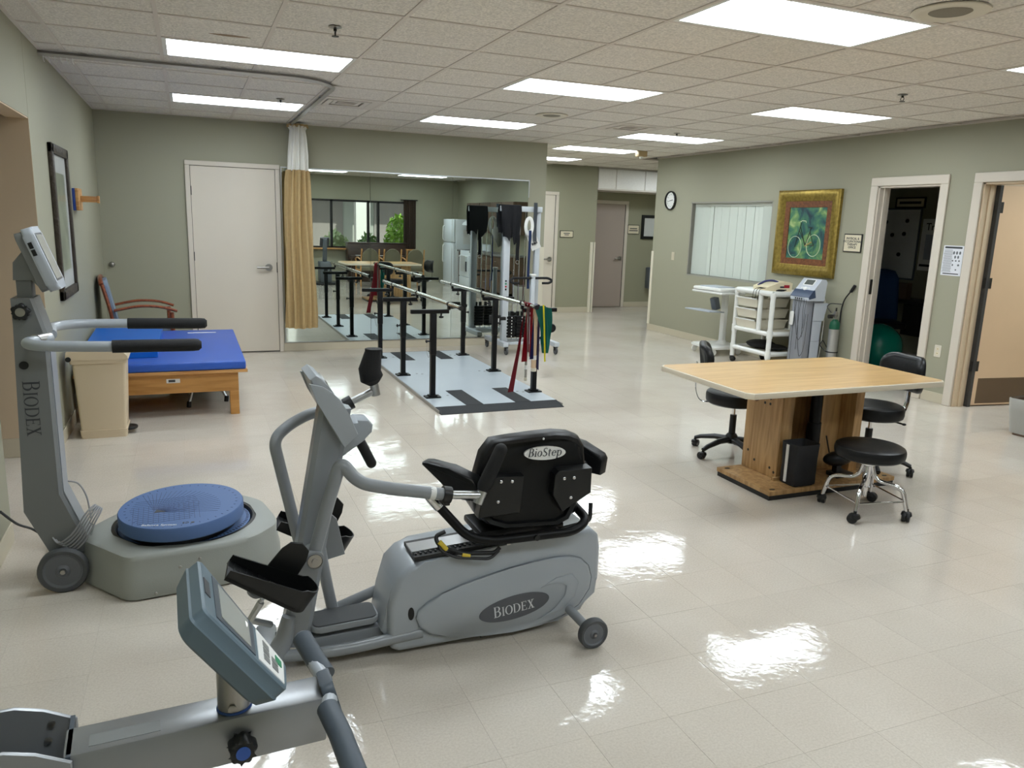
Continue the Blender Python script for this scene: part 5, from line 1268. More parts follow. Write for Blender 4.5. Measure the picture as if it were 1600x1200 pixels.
MB().box((-.06, .02, .078), (.13, .2, .006), (0, -.36, 0)).build('device_panel', 'bluepanel', es)
MB().tube(spline([(.02, -.08, .10), (-.02, -.02, .115), (-.08, .05, .10), (-.14, .1, .05)], 5), .012, 8).build('blue_probe', mat('navy_cable', (30, 34, 92), .5), es)
MB().bx(.05, .12, -.172, -.169, .04, .075).build('red_label', 'red', es)
MB().bx(.0, .05, -.172, -.169, .04, .06).build('dark_label', 'letterdark', es)
for i in range(3): MB().tube(spline([(-.12 + .03 * i, -.05 - .03 * i, .03), (-.19, -.02 - .05 * i, .03), (-.235, .0 - .06 * i, .0), (-.24, .02 - .07 * i, -.10)], 5), .0035, 6).build('lead_wire', 'black', es)
tag(MB().tube([(6.36 + .05 * math.cos(a * 3) + .006 * a, 7.22 + .035 * math.sin(a * 3), .937 + .002 * a) for a in [i * .25 for i in range(26)]], .006, 6).build('wire_bundle', 'black'), 'loose black wire bundle beside the cream stimulator', 'wires')

# laptop cart behind
wc = thing('laptop_cart', 'white wheeled laptop cart with grey keyboard tray below the blinds window', 'cart', (6.5, 8.45, 0))
MB().prism(rrect(.50, .54, .08, 5), M.Translation((6.47, 8.45, .085)), .035, .01, 2).build('base_plate', 'white', wc)
MB().lathe([(.10, .12), (.06, .15), (.05, .17)], (6.55, 8.45, 0)).build('base_cone', 'white', wc); MB().bx(6.52, 6.58, 8.41, 8.49, .15, .84, .008).build('column', 'white', wc)
MB().box((6.43, 8.44, .855), (.42, .56, .045), (0, 0, .05), .018).build('work_surface', 'white', wc); MB().box((6.42, 8.44, .815), (.40, .60, .03), (0, 0, .05), .012).build('drawer_tray', 'white', wc)
MB().box((6.41, 8.46, .882), (.27, .38, .014), (0, 0, .05), .006).build('closed_laptop', 'disphouse', wc)
MB().box((6.28, 8.52, .565), (.26, .48, .018), (0, .06, .1), .006).build('keyboard_tray', 'disphouse', wc); MB().box((6.40, 8.46, .66), (.08, .10, .16), (0, -.3, 0), .01).build('tray_arm', 'grey_mid', wc)
for x, y in ((6.27, 8.24), (6.27, 8.66), (6.66, 8.24), (6.66, 8.66)):
    MB().lathe([(.02, -.012), (.038, -.012), (.042, -.006), (.042, .006), (.038, .012), (.02, .012)], (x, y, .042), 'Y', 20).build('caster_wheel', 'white', wc); MB().bx(x - .02, x + .02, y - .016, y + .016, .07, .09, .004).build('caster_fork', 'white', wc)
settle(wc)

# combination therapy tower
K['tow1'] = mat('mid_grey_tower', (140, 143, 150), .45); K['tow2'] = mat('pale_blue_grey_bin', (190, 196, 204), .4); K['navy'] = mat('dark_blue_control', (56, 72, 98), .4)
tt = thing('therapy_tower', 'grey electrotherapy tower with tilted console and hanging black lead wires', 'medical device', (6.45, 6.76, 0))
MB().bx(6.13, 6.33, 6.62, 6.90, .04, .87, .012).build('front_column', 'tow1', tt)
MB().bx(6.12, 6.70, 6.60, 6.92, .02, .06, .01).build('tower_base', 'tow2', tt)
for z0, z1, d in ((.06, .40, .62), (.405, .63, .63), (.635, .835, .70)):
    MB().loft([[V((6.33, y, z0)), V((6.33 + (d - .40) * 1.0, y, z0)), V((6.33 + (d - .40) * 1.12 + (.06 if z0 > .6 else 0), y, z1)), V((6.33, y, z1))] for y in (6.60, 6.91)]).build('storage_bin', 'tow2', tt)
MB().bx(6.33, 6.60, 6.61, 6.90, .06, .86).build('rear_column', 'tow1', tt)
hs = MB().loft([[V((x, y, z)) for x, z in [(6.10, .865), (6.56, .86), (6.60, 1.07), (6.555, 1.10), (6.44, 1.105), (6.22, .975), (6.10, .905)]] for y in (6.575, 6.585, 6.925, 6.935)]).build('console_housing', 'tow2', tt, 40)
cf = frame((6.33, 6.755, 1.042), (0, -1, 0), (.86, 0, .51))     # sloping face
MB().prism(rrect(.20, .125, .01, 3), cf @ M.Translation((0, .035, .0)), .004).build('screen_bezel', 'labelw', hs); MB().prism(rrect(.165, .10, .006, 3), cf @ M.Translation((0, .035, .003)), .003).build('screen', mat('dark_lcd', (66, 72, 66), .2), hs)
MB().loft([[V((x, y, z)) for x, z in [(6.095, .905), (6.22, .98), (6.255, .985), (6.30, .9), (6.12, .88)]] for y in (6.57, 6.94)]).build('control_panel', 'navy', hs)
MB().cyl(cf @ V((0, -.105, -.012)), cf @ V((0, -.105, .012)), .03, seg=24).build('control_dial', 'white', hs)
for i in range(4): MB().prism(ell(.009, .009, 12), cf @ M.Translation((-.08 + .03 * i if i < 2 else -.02 + .03 * i, -.085, -.002)), .008).build('button', 'white', hs)
MB().bx(6.088, 6.10, 6.66, 6.86, .868, .90, .003).build('connector_strip', 'disphouse', hs)
for i in range(4): MB().bx(6.083, 6.089, 6.69 + i * .04, 6.71 + i * .04, .876, .892).build('connector', 'black', hs)
for i, (y0, dep, z1, sp) in enumerate(((6.70, .03, .30, .02), (6.74, .05, .24, -.05), (6.78, .04, .05, .03), (6.82, .03, .42, -.06), (6.64, .02, .45, .0), (6.60, .02, .55, .02))):
    MB().tube(spline([(6.085, y0, .88), (6.075 - dep * .3, y0 + sp * .3, .75), (6.11 - dep, y0 + sp, (z1 + .75) / 2), (6.10, y0 + sp * 1.5, z1 + .03), (6.11, y0 + sp * 2.2, z1)] + ([(6.10, y0 + sp * 3.4, z1 + .12), (6.09, y0 + sp * 3.8, .72)] if i in (1, 3) else []), 6), .0032, 6).build('lead_wire', 'black', tt)
MB().prism(rrect(.07, .16, .02, 4), frame((6.09, 6.855, .65), (0, -1, 0), (0, 0, 1)), .012, .003).build('hand_sensor', 'white', tt)
MB().tube(spline([(6.61, 6.70, .95), (6.70, 6.66, .88), (6.70, 6.63, .7), (6.68, 6.63, .3), (6.60, 6.60, .16), (6.55, 6.58, .05)], 6), .005, 6).build('power_cable', 'white', tt)
_m = M.Translation((6.40, 6.81, 0)) @ M.Diagonal((.5, .80, 1, 1)) @ M.Translation((-6.13, -6.62, 0))
for _o in list(tt.children) + list(hs.children): _o.data.transform(_m)
settle(tt)

# oxygen cylinder in its hand cart
K['tank'] = mat('brushed_tank_aluminium', (186, 186, 184), .35, metal=.8); K['o2green'] = mat('oxygen_green', (14, 84, 58), .4)
ox = thing('oxygen_cylinder', 'silver and green oxygen cylinder in black hand cart by the office door', 'gas cylinder', (6.69, 6.655, 0))
MB().lathe([(.05, .02), (.056, .03), (.056, .56)], (0, 0, 0), seg=28).build('tank_body', 'tank', ox); MB().lathe([(.0565, .56), (.0565, .60), (.05, .635), (.028, .665), (.018, .67)], seg=28).build('tank_shoulder', 'o2green', ox)
MB().cyl((0, 0, .665), (0, 0, .74), .014, seg=14).bx(-.02, .02, -.018, .018, .70, .76, .004).cyl((0, -.03, .72), (0, .05, .72), .012, seg=12).build('valve', 'steel', ox); MB().cyl((0, 0, .745), (0, 0, .80), .009, seg=10).build('valve_key', 'dark_metal', ox)
MB().cyl((-.03, .02, .70), (-.075, .03, .70), .022, seg=18).build('gauge', 'dark_metal', ox)
MB().tube(fillet([(.07, 0, .0), (.07, 0, .78), (.07, -.03, .90), (.085, -.10, 1.0)], .05, 6), .008, 10).build('cart_pole', 'black', ox); MB().tube([(.083, -.095, .985), (.092, -.135, 1.06)], .017, 12).build('grip', 'foam', ox)
MB().tube(fillet([(.07, 0, .84), (.0, .10, .84), (-.03, .12, .80), (-.02, .05, .74)], .03, 5), .005, 8).build('cart_hook', 'black', ox)
MB().tube([(.062 * math.cos(a), .062 * math.sin(a), .30) for a in [2 * PI * k / 24 for k in range(24)]], .006, 8, True).build('lower_ring', 'black', ox)
MB().tube(fillet([(-.05, .045, .30), (-.07, .12, .36), (-.03, .12, .42), (-.0, .07, .33)], .02, 4), .005, 8).build('foot_rest', 'black', ox)
MB().bx(-.06, .08, -.06, .06, .0, .02, .004).build('cart_foot', 'black', ox)

# ---------------------------------------------------------------- wall art, signs, clock, switches
K['gold'] = mat('antique_gold', (150, 128, 62), .38, metal=.75, bump=.25, bscale=60, var=.25, vscale=26); K['liner'] = wood('brown_liner', (92, 52, 24), (124, 74, 36), .5)
def paint_mat():
    m = bpy.data.materials.new('green_canvas_paint'); m.use_nodes = True; t = m.node_tree; n = t.nodes; L = t.links; b = n['Principled BSDF']
    tc = n.new('ShaderNodeTexCoord')
    z = n.new('ShaderNodeTexNoise'); z.inputs['Scale'].default_value = 6.5; z.inputs['Detail'].default_value = 7; z.inputs['Distortion'].default_value = .6; L.new(tc.outputs['Object'], z.inputs['Vector'])
    r = n.new('ShaderNodeValToRGB'); e = r.color_ramp.elements; e[0].position = .3; e[0].color = lin((16, 40, 56)) + (1,); e[1].position = .72; e[1].color = lin((172, 190, 128)) + (1,)
    for p, c in ((.43, (34, 84, 84)), (.52, (62, 116, 88)), (.62, (112, 150, 92))):
        q = r.color_ramp.elements.new(p); q.color = lin(c) + (1,)
    L.new(z.outputs['Fac'], r.inputs[0]); L.new(r.outputs[0], b.inputs['Base Color']); b.inputs['Roughness'].default_value = .45
    return m
K['canvas'] = paint_mat()
pa = thing('bicycle_painting', 'green bicycle painting in wide gold frame on the right wall', 'painting', (XR, 7.36, 1.61))
f0 = RWF(7.36, 1.607)
W, Hh = 1.01, 1.0
prof = [(0, 0), (0, .035), (.02, .05), (.05, .055), (.09, .035), (.12, .03), (.13, .022), (.135, 0)]
def mitred(w_, h_, prof, mt):
    rings = []
    for k, h in prof: rings.append([mt @ V((sx * (w_ / 2 - k), sy * (h_ / 2 - k), h)) for sx, sy in ((1, 1), (-1, 1), (-1, -1), (1, -1))])
    return MB().loft(rings, caps=False)
mitred(W, Hh, prof, f0).build('gold_frame', 'gold', pa, 50)
mitred(W - .26, Hh - .26, [(0, 0), (0, .024), (.07, .018), (.072, .008)], f0).build('wood_liner', 'liner', pa, 30)
MB().prism(rrect(W - .39, Hh - .39, .002, 1), f0, .009).build('canvas', 'canvas', pa)
bk_ = MB(); B = lambda x, y: f0 @ V((x, y, .0105))
def ringl(cx, cy, r, w_): bk_.tube([B(cx + r * .88 * math.cos(a), cy + r * math.sin(a)) for a in [2 * PI * k / 36 for k in range(36)]], w_, 5, True)
K['bikel'] = mat('painted_pale_line', (196, 206, 176), .6); K['biked'] = mat('painted_dark_line', (44, 52, 40), .6); K['bikeo'] = mat('painted_ochre', (178, 156, 96), .6)
ringl(-.17, -.165, .125, .0032); ringl(.135, -.14, .125, .004); bk_.build('painted_wheels', 'bikel', pa)
bk_ = MB()
for p in ([(-.17, -.165), (-.10, .09), (-.09, .12)], [(-.10, .07), (.0, -.15)], [(-.115, .03), (.01, -.14), (.135, -.14)], [(.0, -.15), (.065, .035), (.07, .06)], [(.06, .02), (.135, -.14)], [(.03, .07), (.10, .062)]): bk_.tube([B(*a) for a in p], .0042, 5)
for k in range(9):
    a = k * PI / 4.5; bk_.tube([B(.135, -.14), B(.135 + .1 * math.cos(a), -.14 + .112 * math.sin(a))], .0008, 4); bk_.tube([B(-.17, -.165), B(-.17 + .1 * math.cos(a), -.165 + .112 * math.sin(a))], .0008, 4)
bk_.build('painted_bicycle', 'biked', pa)
MB().tube([B(-.11, .13), B(-.08, .145), B(-.02, .14), B(-.015, .12)], .005, 5).build('painted_handlebar', 'bikel', pa); MB().tube([B(.0, -.15), B(.10, -.10)], .008, 5).build('painted_chainguard', 'bikeo', pa)
settle(pa)
K['signface'] = mat('ivory_sign_face', (214, 204, 178), .5)
def wall_sign(name, mt, w_, h_, body, size, label, bars=None):
    t = thing(name, label, 'sign', mt.translation)
    MB().prism(rrect(w_, h_, .002, 1), mt, .012, .001, 1).build('sign_border', 'letterdark' if False else 'black', t)
    MB().prism(rrect(w_ - .022, h_ - .022, .002, 1), mt, .0135).build('sign_face', 'signface', t)
    if body: text('sign_text', body, size, mt @ M.Translation((0, 0, .0137)), 'letterdark', t, .0003, 'CENTER', .95, .001)
    else:
        for i, (bw, by) in enumerate(bars): MB().prism(rrect(bw, size, .001, 1, 0, by), mt, .0141).build('print_line', 'letterdark', t)
    return settle(t)
wall_sign('door_sign', RWF(6.635, 1.517), .255, .20, 'PHYSICAL &\nOCCUPATIONAL\nTHERAPY\nOFFICE', .034, 'ivory sign with four lines of text between the painting and office doorway')
FWF = lambda x, y, z: frame((x, y, z), (1, 0, 0), (0, 0, 1))
wall_sign('door_sign', FWF(6.43, 13.05, 1.445), .27, .125, None, .014, 'small black bordered sign beside the narrow hall door', [(.13, .014), (.09, -.014)])
wall_sign('door_sign', FWF(8.33, 13.87, 1.56), .27, .185, None, .018, 'ivory sign beside the far hall door', [(.17, .018), (.2, -.022)])
hf = thing('hall_notice_frame', 'black framed notice on the far hall wall', 'picture', (8.72, 13.87, 1.6))
mitred(.44, .48, [(0, 0), (0, .03), (.055, .035), (.06, .01)], FWF(8.73, 13.87, 1.615)).build('black_frame', 'black', hf); MB().prism(rrect(.34, .38, .002, 1), FWF(8.73, 13.87, 1.615), .012).build('notice_sheet', 'matboard', hf); settle(hf)
hd = thing('wall_dispenser', 'dark dispenser low on the far hall wall', 'dispenser', (8.80, 13.87, .6)); MB().bx(8.68, 8.95, 13.72, 13.868, .38, .81, .02).build('dispenser_case', 'grey_mid', hd); MB().bx(8.72, 8.91, 13.715, 13.722, .5, .7).build('dispenser_window', 'black', hd); settle(hd)
st = thing('wall_strobe', 'small white alarm strobe above the far hall door', 'alarm', (7.13, 13.05, 2.14)); MB().bx(7.14, 7.24, 13.78, 13.868, 2.10, 2.2, .01).build('strobe_case', 'white', st); MB().bx(7.16, 7.22, 13.77, 13.782, 2.12, 2.18, .005).build('strobe_lens', 'disphouse', st); settle(st)
ck = thing('wall_clock', 'round black rimmed wall clock left of the blinds window', 'clock', (XR, 10.265, 2.02)); fc = RWF(10.265, 2.022)
MB().lathe([(.118, 0), (.14, .0), (.14, .03), (.13, .038), (.118, .0)], (0, 0, 0), fc, 40, False).build('clock_rim', 'black', ck); MB().cyl((0, 0, 0), (0, 0, .012), .12, seg=40).build('clock_face', 'white', ck).data.transform(fc)
for k in range(1, 13):
    a = PI / 2 - k * PI / 6; text('clock_numeral', str(k), .03, fc @ M.Translation((.092 * math.cos(a), .092 * math.sin(a), .0124)), 'black', ck, .0004)
for a, L_, w_ in ((math.radians(90 - 2.72 * 30), .06, .009), (math.radians(90 - 43 * 6), .09, .006)): MB().box((L_ / 2 - .01, 0, .015), (L_ + .02, w_, .0015)).build('clock_hand', 'black', ck).data.transform(fc @ M.Rotation(a, 4, 'Z'))
settle(ck)
def plate(name, y, z, label, cat, outlet=False):
    t = thing(name, label, cat, (XR, y, z)); f_ = RWF(y, z)
    MB().prism(rrect(.075, .12, .006, 2), f_, .006, .002, 1).build('cover_plate', 'offwhite' if outlet else 'base', t)
    if outlet:
        for dz in (-.022, .022): MB().prism(ell(.016, .014, 16, 0, dz), f_, .0075).build('socket_face', K['cream_dev'], t); MB().prism(rrect(.014, .004, .001, 1, 0, dz), f_, .008).build('socket_slot', 'dark_metal', t)
    else: MB().prism(rrect(.03, .06, .003, 1), f_, .009).build('switch_rocker', 'base', t)
    settle(t)
plate('light_switch', 10.11, 1.20, 'painted over light switch below the wall clock', 'switch'); plate('wall_outlet', 5.40, .51, 'ivory wall outlet between the two doorways', 'outlet', True)
po = thing('safety_poster', 'white safety poster with dark header between the two doorways', 'poster', (XR, 5.387, 1.395)); fp = RWF(5.387, 1.395)
MB().prism(rrect(.215, .285, .002, 1), fp, .002).build('poster_sheet', mat('poster_paper', (222, 224, 230), .4), po)
MB().prism(rrect(.185, .018, .001, 1, 0, .124), fp, .0026).build('poster_header', 'letterdark', po); MB().prism(rrect(.17, .010, .001, 1, 0, -.125), fp, .0026).build('poster_footer', 'letterdark', po)
q = MB()
for i in range(22): q.prism(rrect(.085 + .02 * R.random(), .0035, .0005, 1, -.05, .10 - .0098 * i), fp, .0026)
o = q.build('poster_text', 'hubgrey', po); o['kind'] = 'stuff'
for x, y, a, b_ in ((.01, .075, .010, .016), (.042, .075, .010, .016), (.075, .075, .010, .016), (.028, .035, .009, .015), (.06, .035, .009, .015), (.005, .0, .009, .008), (.04, .0, .009, .008), (.075, .0, .009, .008), (.01, -.04, .008, .01), (.072, -.04, .011, .01), (.05, -.085, .008, .008)): MB().prism(ell(a, b_, 12, x, y), fp, .0026).build('poster_icon', 'hubgrey', po)
settle(po)
# waste basket at the right edge
K['liner_bag'] = mat('clear_bag_liner', (206, 206, 198), .35, alpha=.55, bump=.6, bscale=18); K['brownbin'] = mat('brown_bin', (96, 76, 60), .5)
wbk = thing('waste_basket', 'brown waste basket with clear bag liner at the right edge', 'bin', (6.48, 4.12, 0), .1)
MB().loft([[V((x, y, z)) for x, y in rrect(.26 * k, .36 * k, .03, 4)] for z, k in ((0, .8), (.30, 1.0), (.30, .97), (.01, .77))]).build('basket_body', 'brownbin', wbk)
MB().loft([[V((x + .004 * math.sin(i * 2.3 + z * 40), y + .004 * math.cos(i * 1.7 + z * 30), z)) for i, (x, y) in enumerate(rrect(.28 * k, .38 * k, .03, 5))] for z, k in ((.02, .84), (.1, .9), (.2, .96), (.31, 1.02), (.315, .99))], caps=False).build('bag_liner', 'liner_bag', wbk, 60)

# ---------------------------------------------------------------- dark office seen through the doorway
of = thing('whiteboard', 'white marker board with round magnets in the dark office', 'board', (9.4, 8.3, 1.5)); fo_ = lambda y, z: frame((9.4, y, z), (0, -1, 0), (0, 0, 1))
MB().prism(rrect(1.05, .95, .01, 2), fo_(8.55, 1.50), .015).build('board_panel', 'white', of); mitred(1.09, .99, [(0, 0), (0, .02), (.02, .02), (.02, .0)], fo_(8.55, 1.5)).build('board_frame', 'grey_mid', of)
for y, z in ((8.58, 1.80), (8.45, 1.62), (8.25, 1.64), (8.22, 1.82), (8.30, 1.35), (8.7, 1.84)): MB().cyl((9.386, y, z), (9.37, y, z), .028, seg=14).build('magnet', 'black', of)
settle(of)
ps = thing('pinned_sheet', 'paper sheet headed with large letters pinned right of the dark office board', 'paper', (9.4, 8.05, 1.6)); MB().prism(rrect(.55, .70, .003, 1), fo_(7.70, 1.50), .003).build('sheet', 'white', ps); text('sheet_heading', 'Tria', .14, fo_(7.80, 1.74) @ M.Translation((0, 0, .0035)), 'black', ps)
MB().prism(rrect(.5, .03, .002, 1), fo_(7.70, 1.22), .0045).build('sheet_rule', 'black', ps); MB().prism(rrect(.40, .34, .002, 1), fo_(7.70, 1.47), .0036).build('sheet_block', 'disphouse', ps); settle(ps)
pl2 = thing('name_plaque', 'narrow plaque above the dark office board', 'sign', (9.4, 8.6, 2.1)); MB().prism(rrect(.5, .15, .003, 1), fo_(8.22, 2.07), .012).build('plaque_border', 'black', pl2); MB().prism(rrect(.45, .11, .003, 1), fo_(8.22, 2.07), .0135).build('plaque_face', 'signface', pl2); MB().prism(rrect(.36, .035, .003, 1), fo_(8.22, 2.07), .0142).build('plaque_print', 'letterdark', pl2); settle(pl2)
K['ballgreen'] = mat('green_exercise_ball', (0, 128, 110), .25)
tag(MB().ball((7.72, 6.96, .28), .28, (1, 1, 1), 4).build('exercise_ball', 'ballgreen'), 'large green exercise ball inside the dark office doorway', 'ball')
K['bluecoat'] = mat('blue_cover', (22, 66, 120), .7)
oc = thing('office_chair', 'office chair draped with blue cover inside the dark office', 'chair', (8.6, 7.85, 0), 2.6)
MB().loft([[V((x * k, y * k - .02 * z, z)) for x, y in rrect(.52, .14, .06, 5)] for z, k in ((.42, 1.08), (.8, 1.0), (1.05, .92), (1.15, .7), (1.17, .3))]).build('draped_cover', 'bluecoat', oc, 60)
MB().box((0, .24, .46), (.5, .5, .09), None, .03).build('seat', 'vinyl', oc); MB().cyl((0, .2, .1), (0, .2, .42), .03).build('gas_sleeve', 'black', oc)
for k in range(5):
    a = k * 2 * PI / 5; MB().tube([(0, .2, .12), (.3 * math.cos(a), .2 + .3 * math.sin(a), .06)], .02, 8).cyl((.3 * math.cos(a), .2 + .3 * math.sin(a) - .012, .03), (.3 * math.cos(a), .2 + .3 * math.sin(a) + .012, .03), .03, seg=12).build('base_leg', 'black', oc)
dk = thing('office_desk', 'dark desk along the far wall of the unlit office', 'desk', (9.1, 8.2, 0))
MB().bx(8.88, 9.39, 7.2, 9.3, .72, .76, .004).build('desk_top', 'dark_metal', dk)
for y in (7.22, 9.26): MB().bx(8.9, 9.38, y, y + .03, 0, .72).build('side_panel', 'dark_metal', dk)
MB().bx(8.92, 9.36, 7.3, 7.7, .3, .71).build('drawer_unit', 'dark_metal', dk); settle(dk)
ob = thing('tissue_box', 'teal tissue box with white tissue on the dark office desk', 'box', (9.1, 8.35, .76)); MB().bx(-.06, .06, -.11, .11, 0, .12, .004).build('carton', 'teal', ob); MB().loft([[V((x * k, y * k + dy, z)) for x, y in rrect(.08, .16, .02, 3)] for z, k, dy in ((.12, .8, 0), (.18, 1, -.03), (.24, .5, -.08))]).build('tissue', 'white', ob, 60)
tag(MB().bx(9.05, 9.15, 7.8, 8.02, .76, .98, .004).build('file_box', 'brownbin'), 'brown file box at the right end of the dark office desk', 'box')

# ================================================================ seen only in the mirror: window side and kitchen
w2 = struct('window_2'); K['brz'] = mat('dark_bronze_frame', (34, 32, 30), .45, metal=.3)
q = MB()
for b_ in ((VX0, VX1, YR - .08, YR + .02, VZ1 - .05, VZ1), (VX0, VX1, YR - .08, YR + .02, VZ0, VZ0 + .04), (VX0, VX0 + .05, YR - .08, YR + .02, VZ0, VZ1), (VX1 - .05, VX1, YR - .08, YR + .02, VZ0, VZ1)): q.bx(*b_)
q.build('window_frame', 'brz', w2)
for x in (3.41, 4.36, 4.62): MB().bx(x - .03, x + .03, YR - .08, YR + .02, VZ0, VZ1).build('mullion', 'brz', w2)
for a, b_ in ((VX0, 3.41), (3.41, 4.36), (4.36, 4.62), (4.62, VX1)): MB().bx(a + .03, b_ - .03, YR - .05, YR - .045, VZ0 + .03, VZ1 - .04).build('pane', 'glass', w2)
MB().bx(VX0 - .03, VX1 + .03, YR - .01, YR + .16, VZ0 - .035, VZ0, .004).build('window_sill', 'oak', w2)
cu2 = thing('window_drape', 'dark brown drape at the window end, seen in the mirror', 'curtain', (5.45, YR, 1.5)); MB().loft([[V((5.28 + .33 * i / 40, YR + .06 + .025 * math.sin(i * 1.1), z)) for i in range(41)] + [V((5.28 + .33 * i / 40, YR + .075 + .025 * math.sin(i * 1.1), z)) for i in range(40, -1, -1)] for z in (.86, 2.1)]).build('drape_cloth', mat('brown_drape', (64, 50, 40), .8), cu2, 60); MB().cyl((5.2, YR + .065, 2.11), (5.66, YR + .065, 2.11), .012, seg=10).build('drape_rod', 'brz', cu2); settle(cu2)
# courtyard
S(MB().bx(-8, 14, -14, YR - .13, -.3, -.12).build('courtyard_ground', mat('paving', (190, 176, 160), .8)))
cw = S(MB().bx(-6, 12, -6.4, -6.2, -.2, 3.6).build('wall_courtyard', mat('courtyard_siding', (176, 182, 176), .8)))
S(MB().bx(-6, 12, -6.3, -4.9, 2.75, 2.95).build('courtyard_eave', mat('eave_paint', (120, 112, 100), .8)))
for x in (1.2, 2.7, 5.0, 7.4): S(MB().bx(x - .22, x + .22, -5.3, -4.95, -.12, 2.75).build('courtyard_column', 'white'))
for x in (3.9, 6.3): S(MB().bx(x - .7, x + .7, -6.22, -6.16, .2, 2.3).build('courtyard_shutter', mat('grey_drape', (150, 146, 144), .8)))
def bush(x, y, rx, rz, n, label, c, seed):
    rr = random.Random(seed); t = thing('courtyard_bush', label, 'bush', (x, y, -.12), 0, 'courtyard bushes')
    q = MB()
    for i in range(n):
        a, b_ = rr.uniform(0, 2 * PI), math.acos(rr.uniform(-.2, 1)); k = rr.uniform(.65, 1)
        p = V((rx * k * math.sin(b_) * math.cos(a), rx * .7 * k * math.sin(b_) * math.sin(a), .35 + rz * k * abs(math.cos(b_))))
        u = V((rr.gauss(0, 1), rr.gauss(0, 1), rr.gauss(0, 1))).normalized(); v = u.orthogonal().normalized(); L_ = rr.uniform(.05, .1)
        q.quad(p - u * L_, p + v * L_ * .45, p + u * L_, p - v * L_ * .45)
    o = q.build('foliage', c, t); o['kind'] = 'stuff'
    MB().tube([(0, 0, 0), (.03, 0, .4)], .03, 6).tube([(.02, 0, .2), (-.15, .05, .6)], .02, 6).build('stems', 'liner', t)
K['leaf1'] = mat('bright_leaf', (150, 196, 70), .5, obj=.1); K['leaf2'] = mat('mid_leaf', (104, 140, 78), .5); K['leaf3'] = mat('pale_leaf', (170, 184, 140), .5)
bush(2.75, -2.6, .6, .75, 900, 'low mid green courtyard bush at the left of the reflected window', 'leaf2', 2); bush(3.75, -2.7, .5, 1.05, 1100, 'pale courtyard bush in the middle of the reflected window', 'leaf3', 3)
bush(4.65, -2.6, .42, 1.0, 1000, 'rounded mid green courtyard bush behind the window mullion', 'leaf2', 4); bush(5.45, -2.5, .45, 1.55, 1300, 'tall bright green courtyard bush at the right of the reflected window', 'leaf1', 5)
# upright piano and chairs
K['walnut'] = wood('dark_walnut', (44, 30, 22), (66, 46, 34), .35)
pn = thing('upright_piano', 'dark walnut upright piano below the window, seen in the mirror', 'piano', (4.55, -.85, 0))
MB().bx(3.75, 5.25, -1.15, -.78, 0, .98, .006).build('piano_case', 'walnut', pn); MB().bx(3.72, 5.28, -1.17, -.76, .98, 1.0, .004).build('piano_lid', 'walnut', pn); MB().bx(3.78, 5.22, -.78, -.52, .60, .68, .006).build('key_bed', 'walnut', pn)
MB().bx(3.9, 5.1, -.62, -.525, .68, .69).build('keys', 'white', pn)
for x in (3.82, 5.18): MB().bx(x - .035, x + .035, -.6, -.53, 0, .6).build('piano_leg', 'walnut', pn)
settle(pn)
K['olive'] = mat('olive_upholstery', (112, 108, 88), .8)
for x, y, l in ((3.98, .45, 'olive round backed armchair, leftmost of three in the mirror'), (4.52, .42, 'olive round backed armchair, middle of three in the mirror'), (5.08, .45, 'olive round backed armchair, rightmost of three in the mirror')): armchair(thing('dining_armchair', l, 'chair', (x, y, 0), PI + R.uniform(-.1, .1), 'olive armchairs'), 'olive', 'oak', True).scale = (.82, .95, 1)
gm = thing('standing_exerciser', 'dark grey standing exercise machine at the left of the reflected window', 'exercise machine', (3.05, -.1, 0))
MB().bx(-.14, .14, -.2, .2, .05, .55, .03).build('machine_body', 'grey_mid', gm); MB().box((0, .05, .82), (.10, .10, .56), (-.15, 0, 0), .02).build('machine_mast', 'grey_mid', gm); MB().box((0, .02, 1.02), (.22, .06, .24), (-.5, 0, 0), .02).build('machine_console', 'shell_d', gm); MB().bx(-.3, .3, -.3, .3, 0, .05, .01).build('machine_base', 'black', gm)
# kitchen run
K['fridge'] = mat('white_fridge_enamel', (224, 230, 234), .3); K['cab'] = wood('brown_cabinet', (80, 62, 48), (98, 78, 62), .45, (10, 10, 1)); K['counter'] = mat('grey_countertop', (112, 110, 106), .4)
fr = thing('refrigerator', 'white top freezer refrigerator in the mirrored kitchen', 'refrigerator', (6.48, .0, 0))
MB().bx(6.22, 6.79, -.42, .42, .03, 1.66, .01).build('cabinet', 'fridge', fr); MB().bx(6.16, 6.215, -.415, .415, .06, 1.07, .01).build('door', 'fridge', fr); MB().bx(6.16, 6.215, -.415, .415, 1.085, 1.655, .01).build('freezer_door', 'fridge', fr)
for z0, z1 in ((.55, 1.02), (1.12, 1.5)): MB().tube(fillet([(6.16, -.33, z0), (6.12, -.33, z0 + .03), (6.12, -.33, z1 - .03), (6.16, -.33, z1)], .02), .012, 8).build('handle', 'white', fr)
MB().bx(6.42, 6.63, .42, .423, 1.05, 1.4).build('note_sheet', 'labelw', fr); MB().cyl((6.52, .423, 1.38), (6.52, .432, 1.38), .02, seg=12).build('magnet', 'black', fr); settle(fr)
bc = thing('base_cabinets', 'brown base cabinets with drawers in the mirrored kitchen', 'cabinet', (6.5, 2.2, 0))
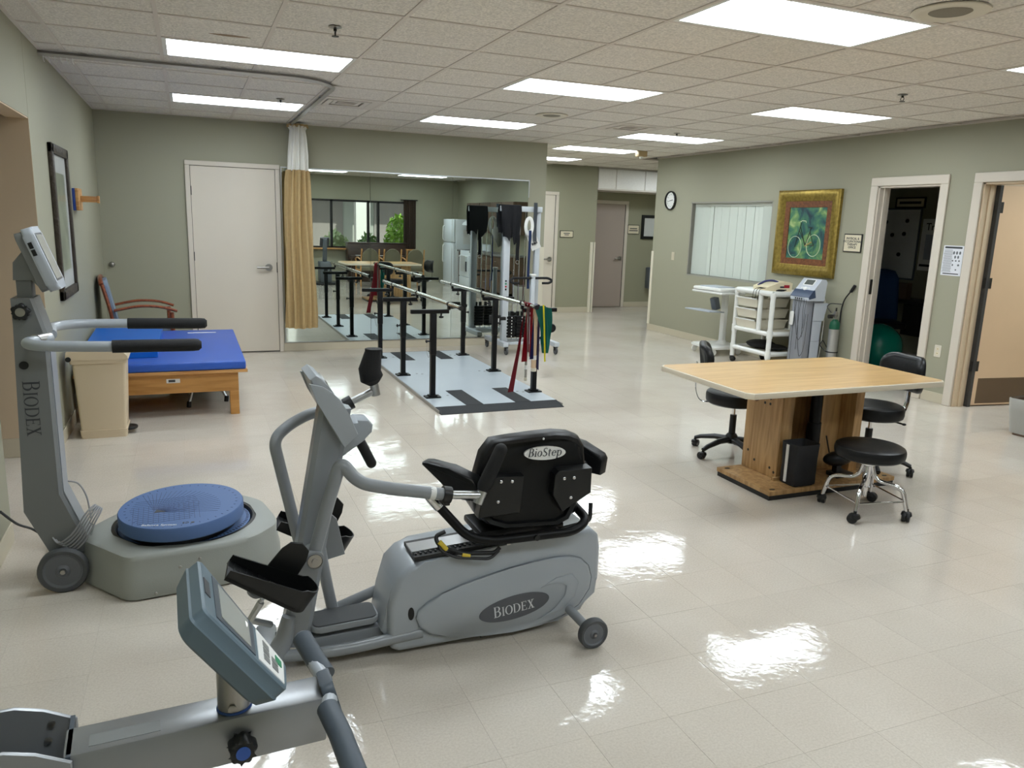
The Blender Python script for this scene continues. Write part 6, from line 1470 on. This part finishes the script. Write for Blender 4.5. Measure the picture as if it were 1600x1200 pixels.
for y0, y1 in ((.62, .76), (1.53, 2.2), (2.2, 2.9), (2.9, 3.6)):
    MB().bx(6.24, 6.79, y0, y1 - .004, .1, .88).build('carcass', 'cab', bc)
    if y1 - y0 > .3:
        for z0, z1 in ((.68, .86), (.45, .66), (.13, .43)):
            d = MB().bx(6.222, 6.24, y0 + .015, y1 - .02, z0, z1, .003, 1).build('drawer_front', 'cab', bc); MB().bx(6.205, 6.222, (y0 + y1) / 2 - .05, (y0 + y1) / 2 + .05, (z0 + z1) / 2 - .006, (z0 + z1) / 2 + .006).build('drawer_pull', 'steel', d)
settle(bc)
tag(MB().bx(6.2, 6.79, .60, .765, .88, .92, .004).bx(6.2, 6.79, 1.525, 3.62, .88, .92, .004).build('countertop', 'counter'), 'grey countertop over the brown base cabinets', 'countertop')
sv = thing('kitchen_stove', 'white electric stove with towels on its door handle', 'stove', (6.5, 1.145, 0))
MB().bx(6.23, 6.79, .77, 1.52, .03, .915, .006).build('stove_body', 'fridge', sv); MB().bx(6.2, 6.228, .79, 1.5, .30, .80, .006).build('oven_door', 'fridge', sv); MB().bx(6.196, 6.201, .92, 1.37, .42, .66).build('oven_window', 'grey_mid', sv); MB().bx(6.2, 6.228, .79, 1.5, .08, .28, .006).build('storage_drawer', 'fridge', sv)
MB().cyl((6.165, .84, .77), (6.165, 1.45, .77), .012, seg=10).build('oven_handle', 'white', sv); MB().bx(6.7, 6.79, .77, 1.52, .915, 1.08, .01).build('back_guard', 'fridge', sv)
for x, y in ((6.38, .95), (6.38, 1.33), (6.6, .95), (6.6, 1.33)): MB().cyl((x, y, .915), (x, y, .922), .085, seg=20).build('burner', 'black', sv)
settle(sv)
tag(MB().sheet([[(6.150 - .006 * math.sin(k * 6), 1.22 + .17 * k + .01 * math.sin(z * 20), z) for k in (-1, -.6, -.2, .2, .6, 1)] for z in (.80, .7, .6, .5, .42)], .008).build('dish_towel', 'labelw'), 'white dish towel hanging on the mirrored stove handle', 'towel')
uc = thing('upper_cabinets', 'brown wall cabinets over the mirrored kitchen counter', 'cabinet', (6.6, 2.2, 1.7))
for y0, y1, z0 in ((.55, .80, 1.36), (.80, 1.5, 1.72), (1.5, 2.2, 1.36), (2.2, 2.9, 1.36), (2.9, 3.6, 1.36)):
    MB().bx(6.47, 6.79, y0, y1 - .004, z0, 2.06).build('wall_carcass', 'cab', uc); d = MB().bx(6.452, 6.47, y0 + .01, y1 - .014, z0 + .01, 2.05, .003, 1).build('cabinet_door', 'cab', uc)
settle(uc)
rh = thing('range_hood', 'white range hood above the mirrored stove', 'hood', (6.55, 1.15, 1.6)); MB().loft([[V((x, y, z)) for x, z in [(6.25, 1.52), (6.79, 1.52), (6.79, 1.71), (6.48, 1.71), (6.28, 1.58)]] for y in (.80, 1.495)]).build('hood_shell', 'fridge', rh); MB().bx(6.3, 6.75, .85, 1.45, 1.512, 1.52).build('hood_filter', 'grey_mid', rh); settle(rh)
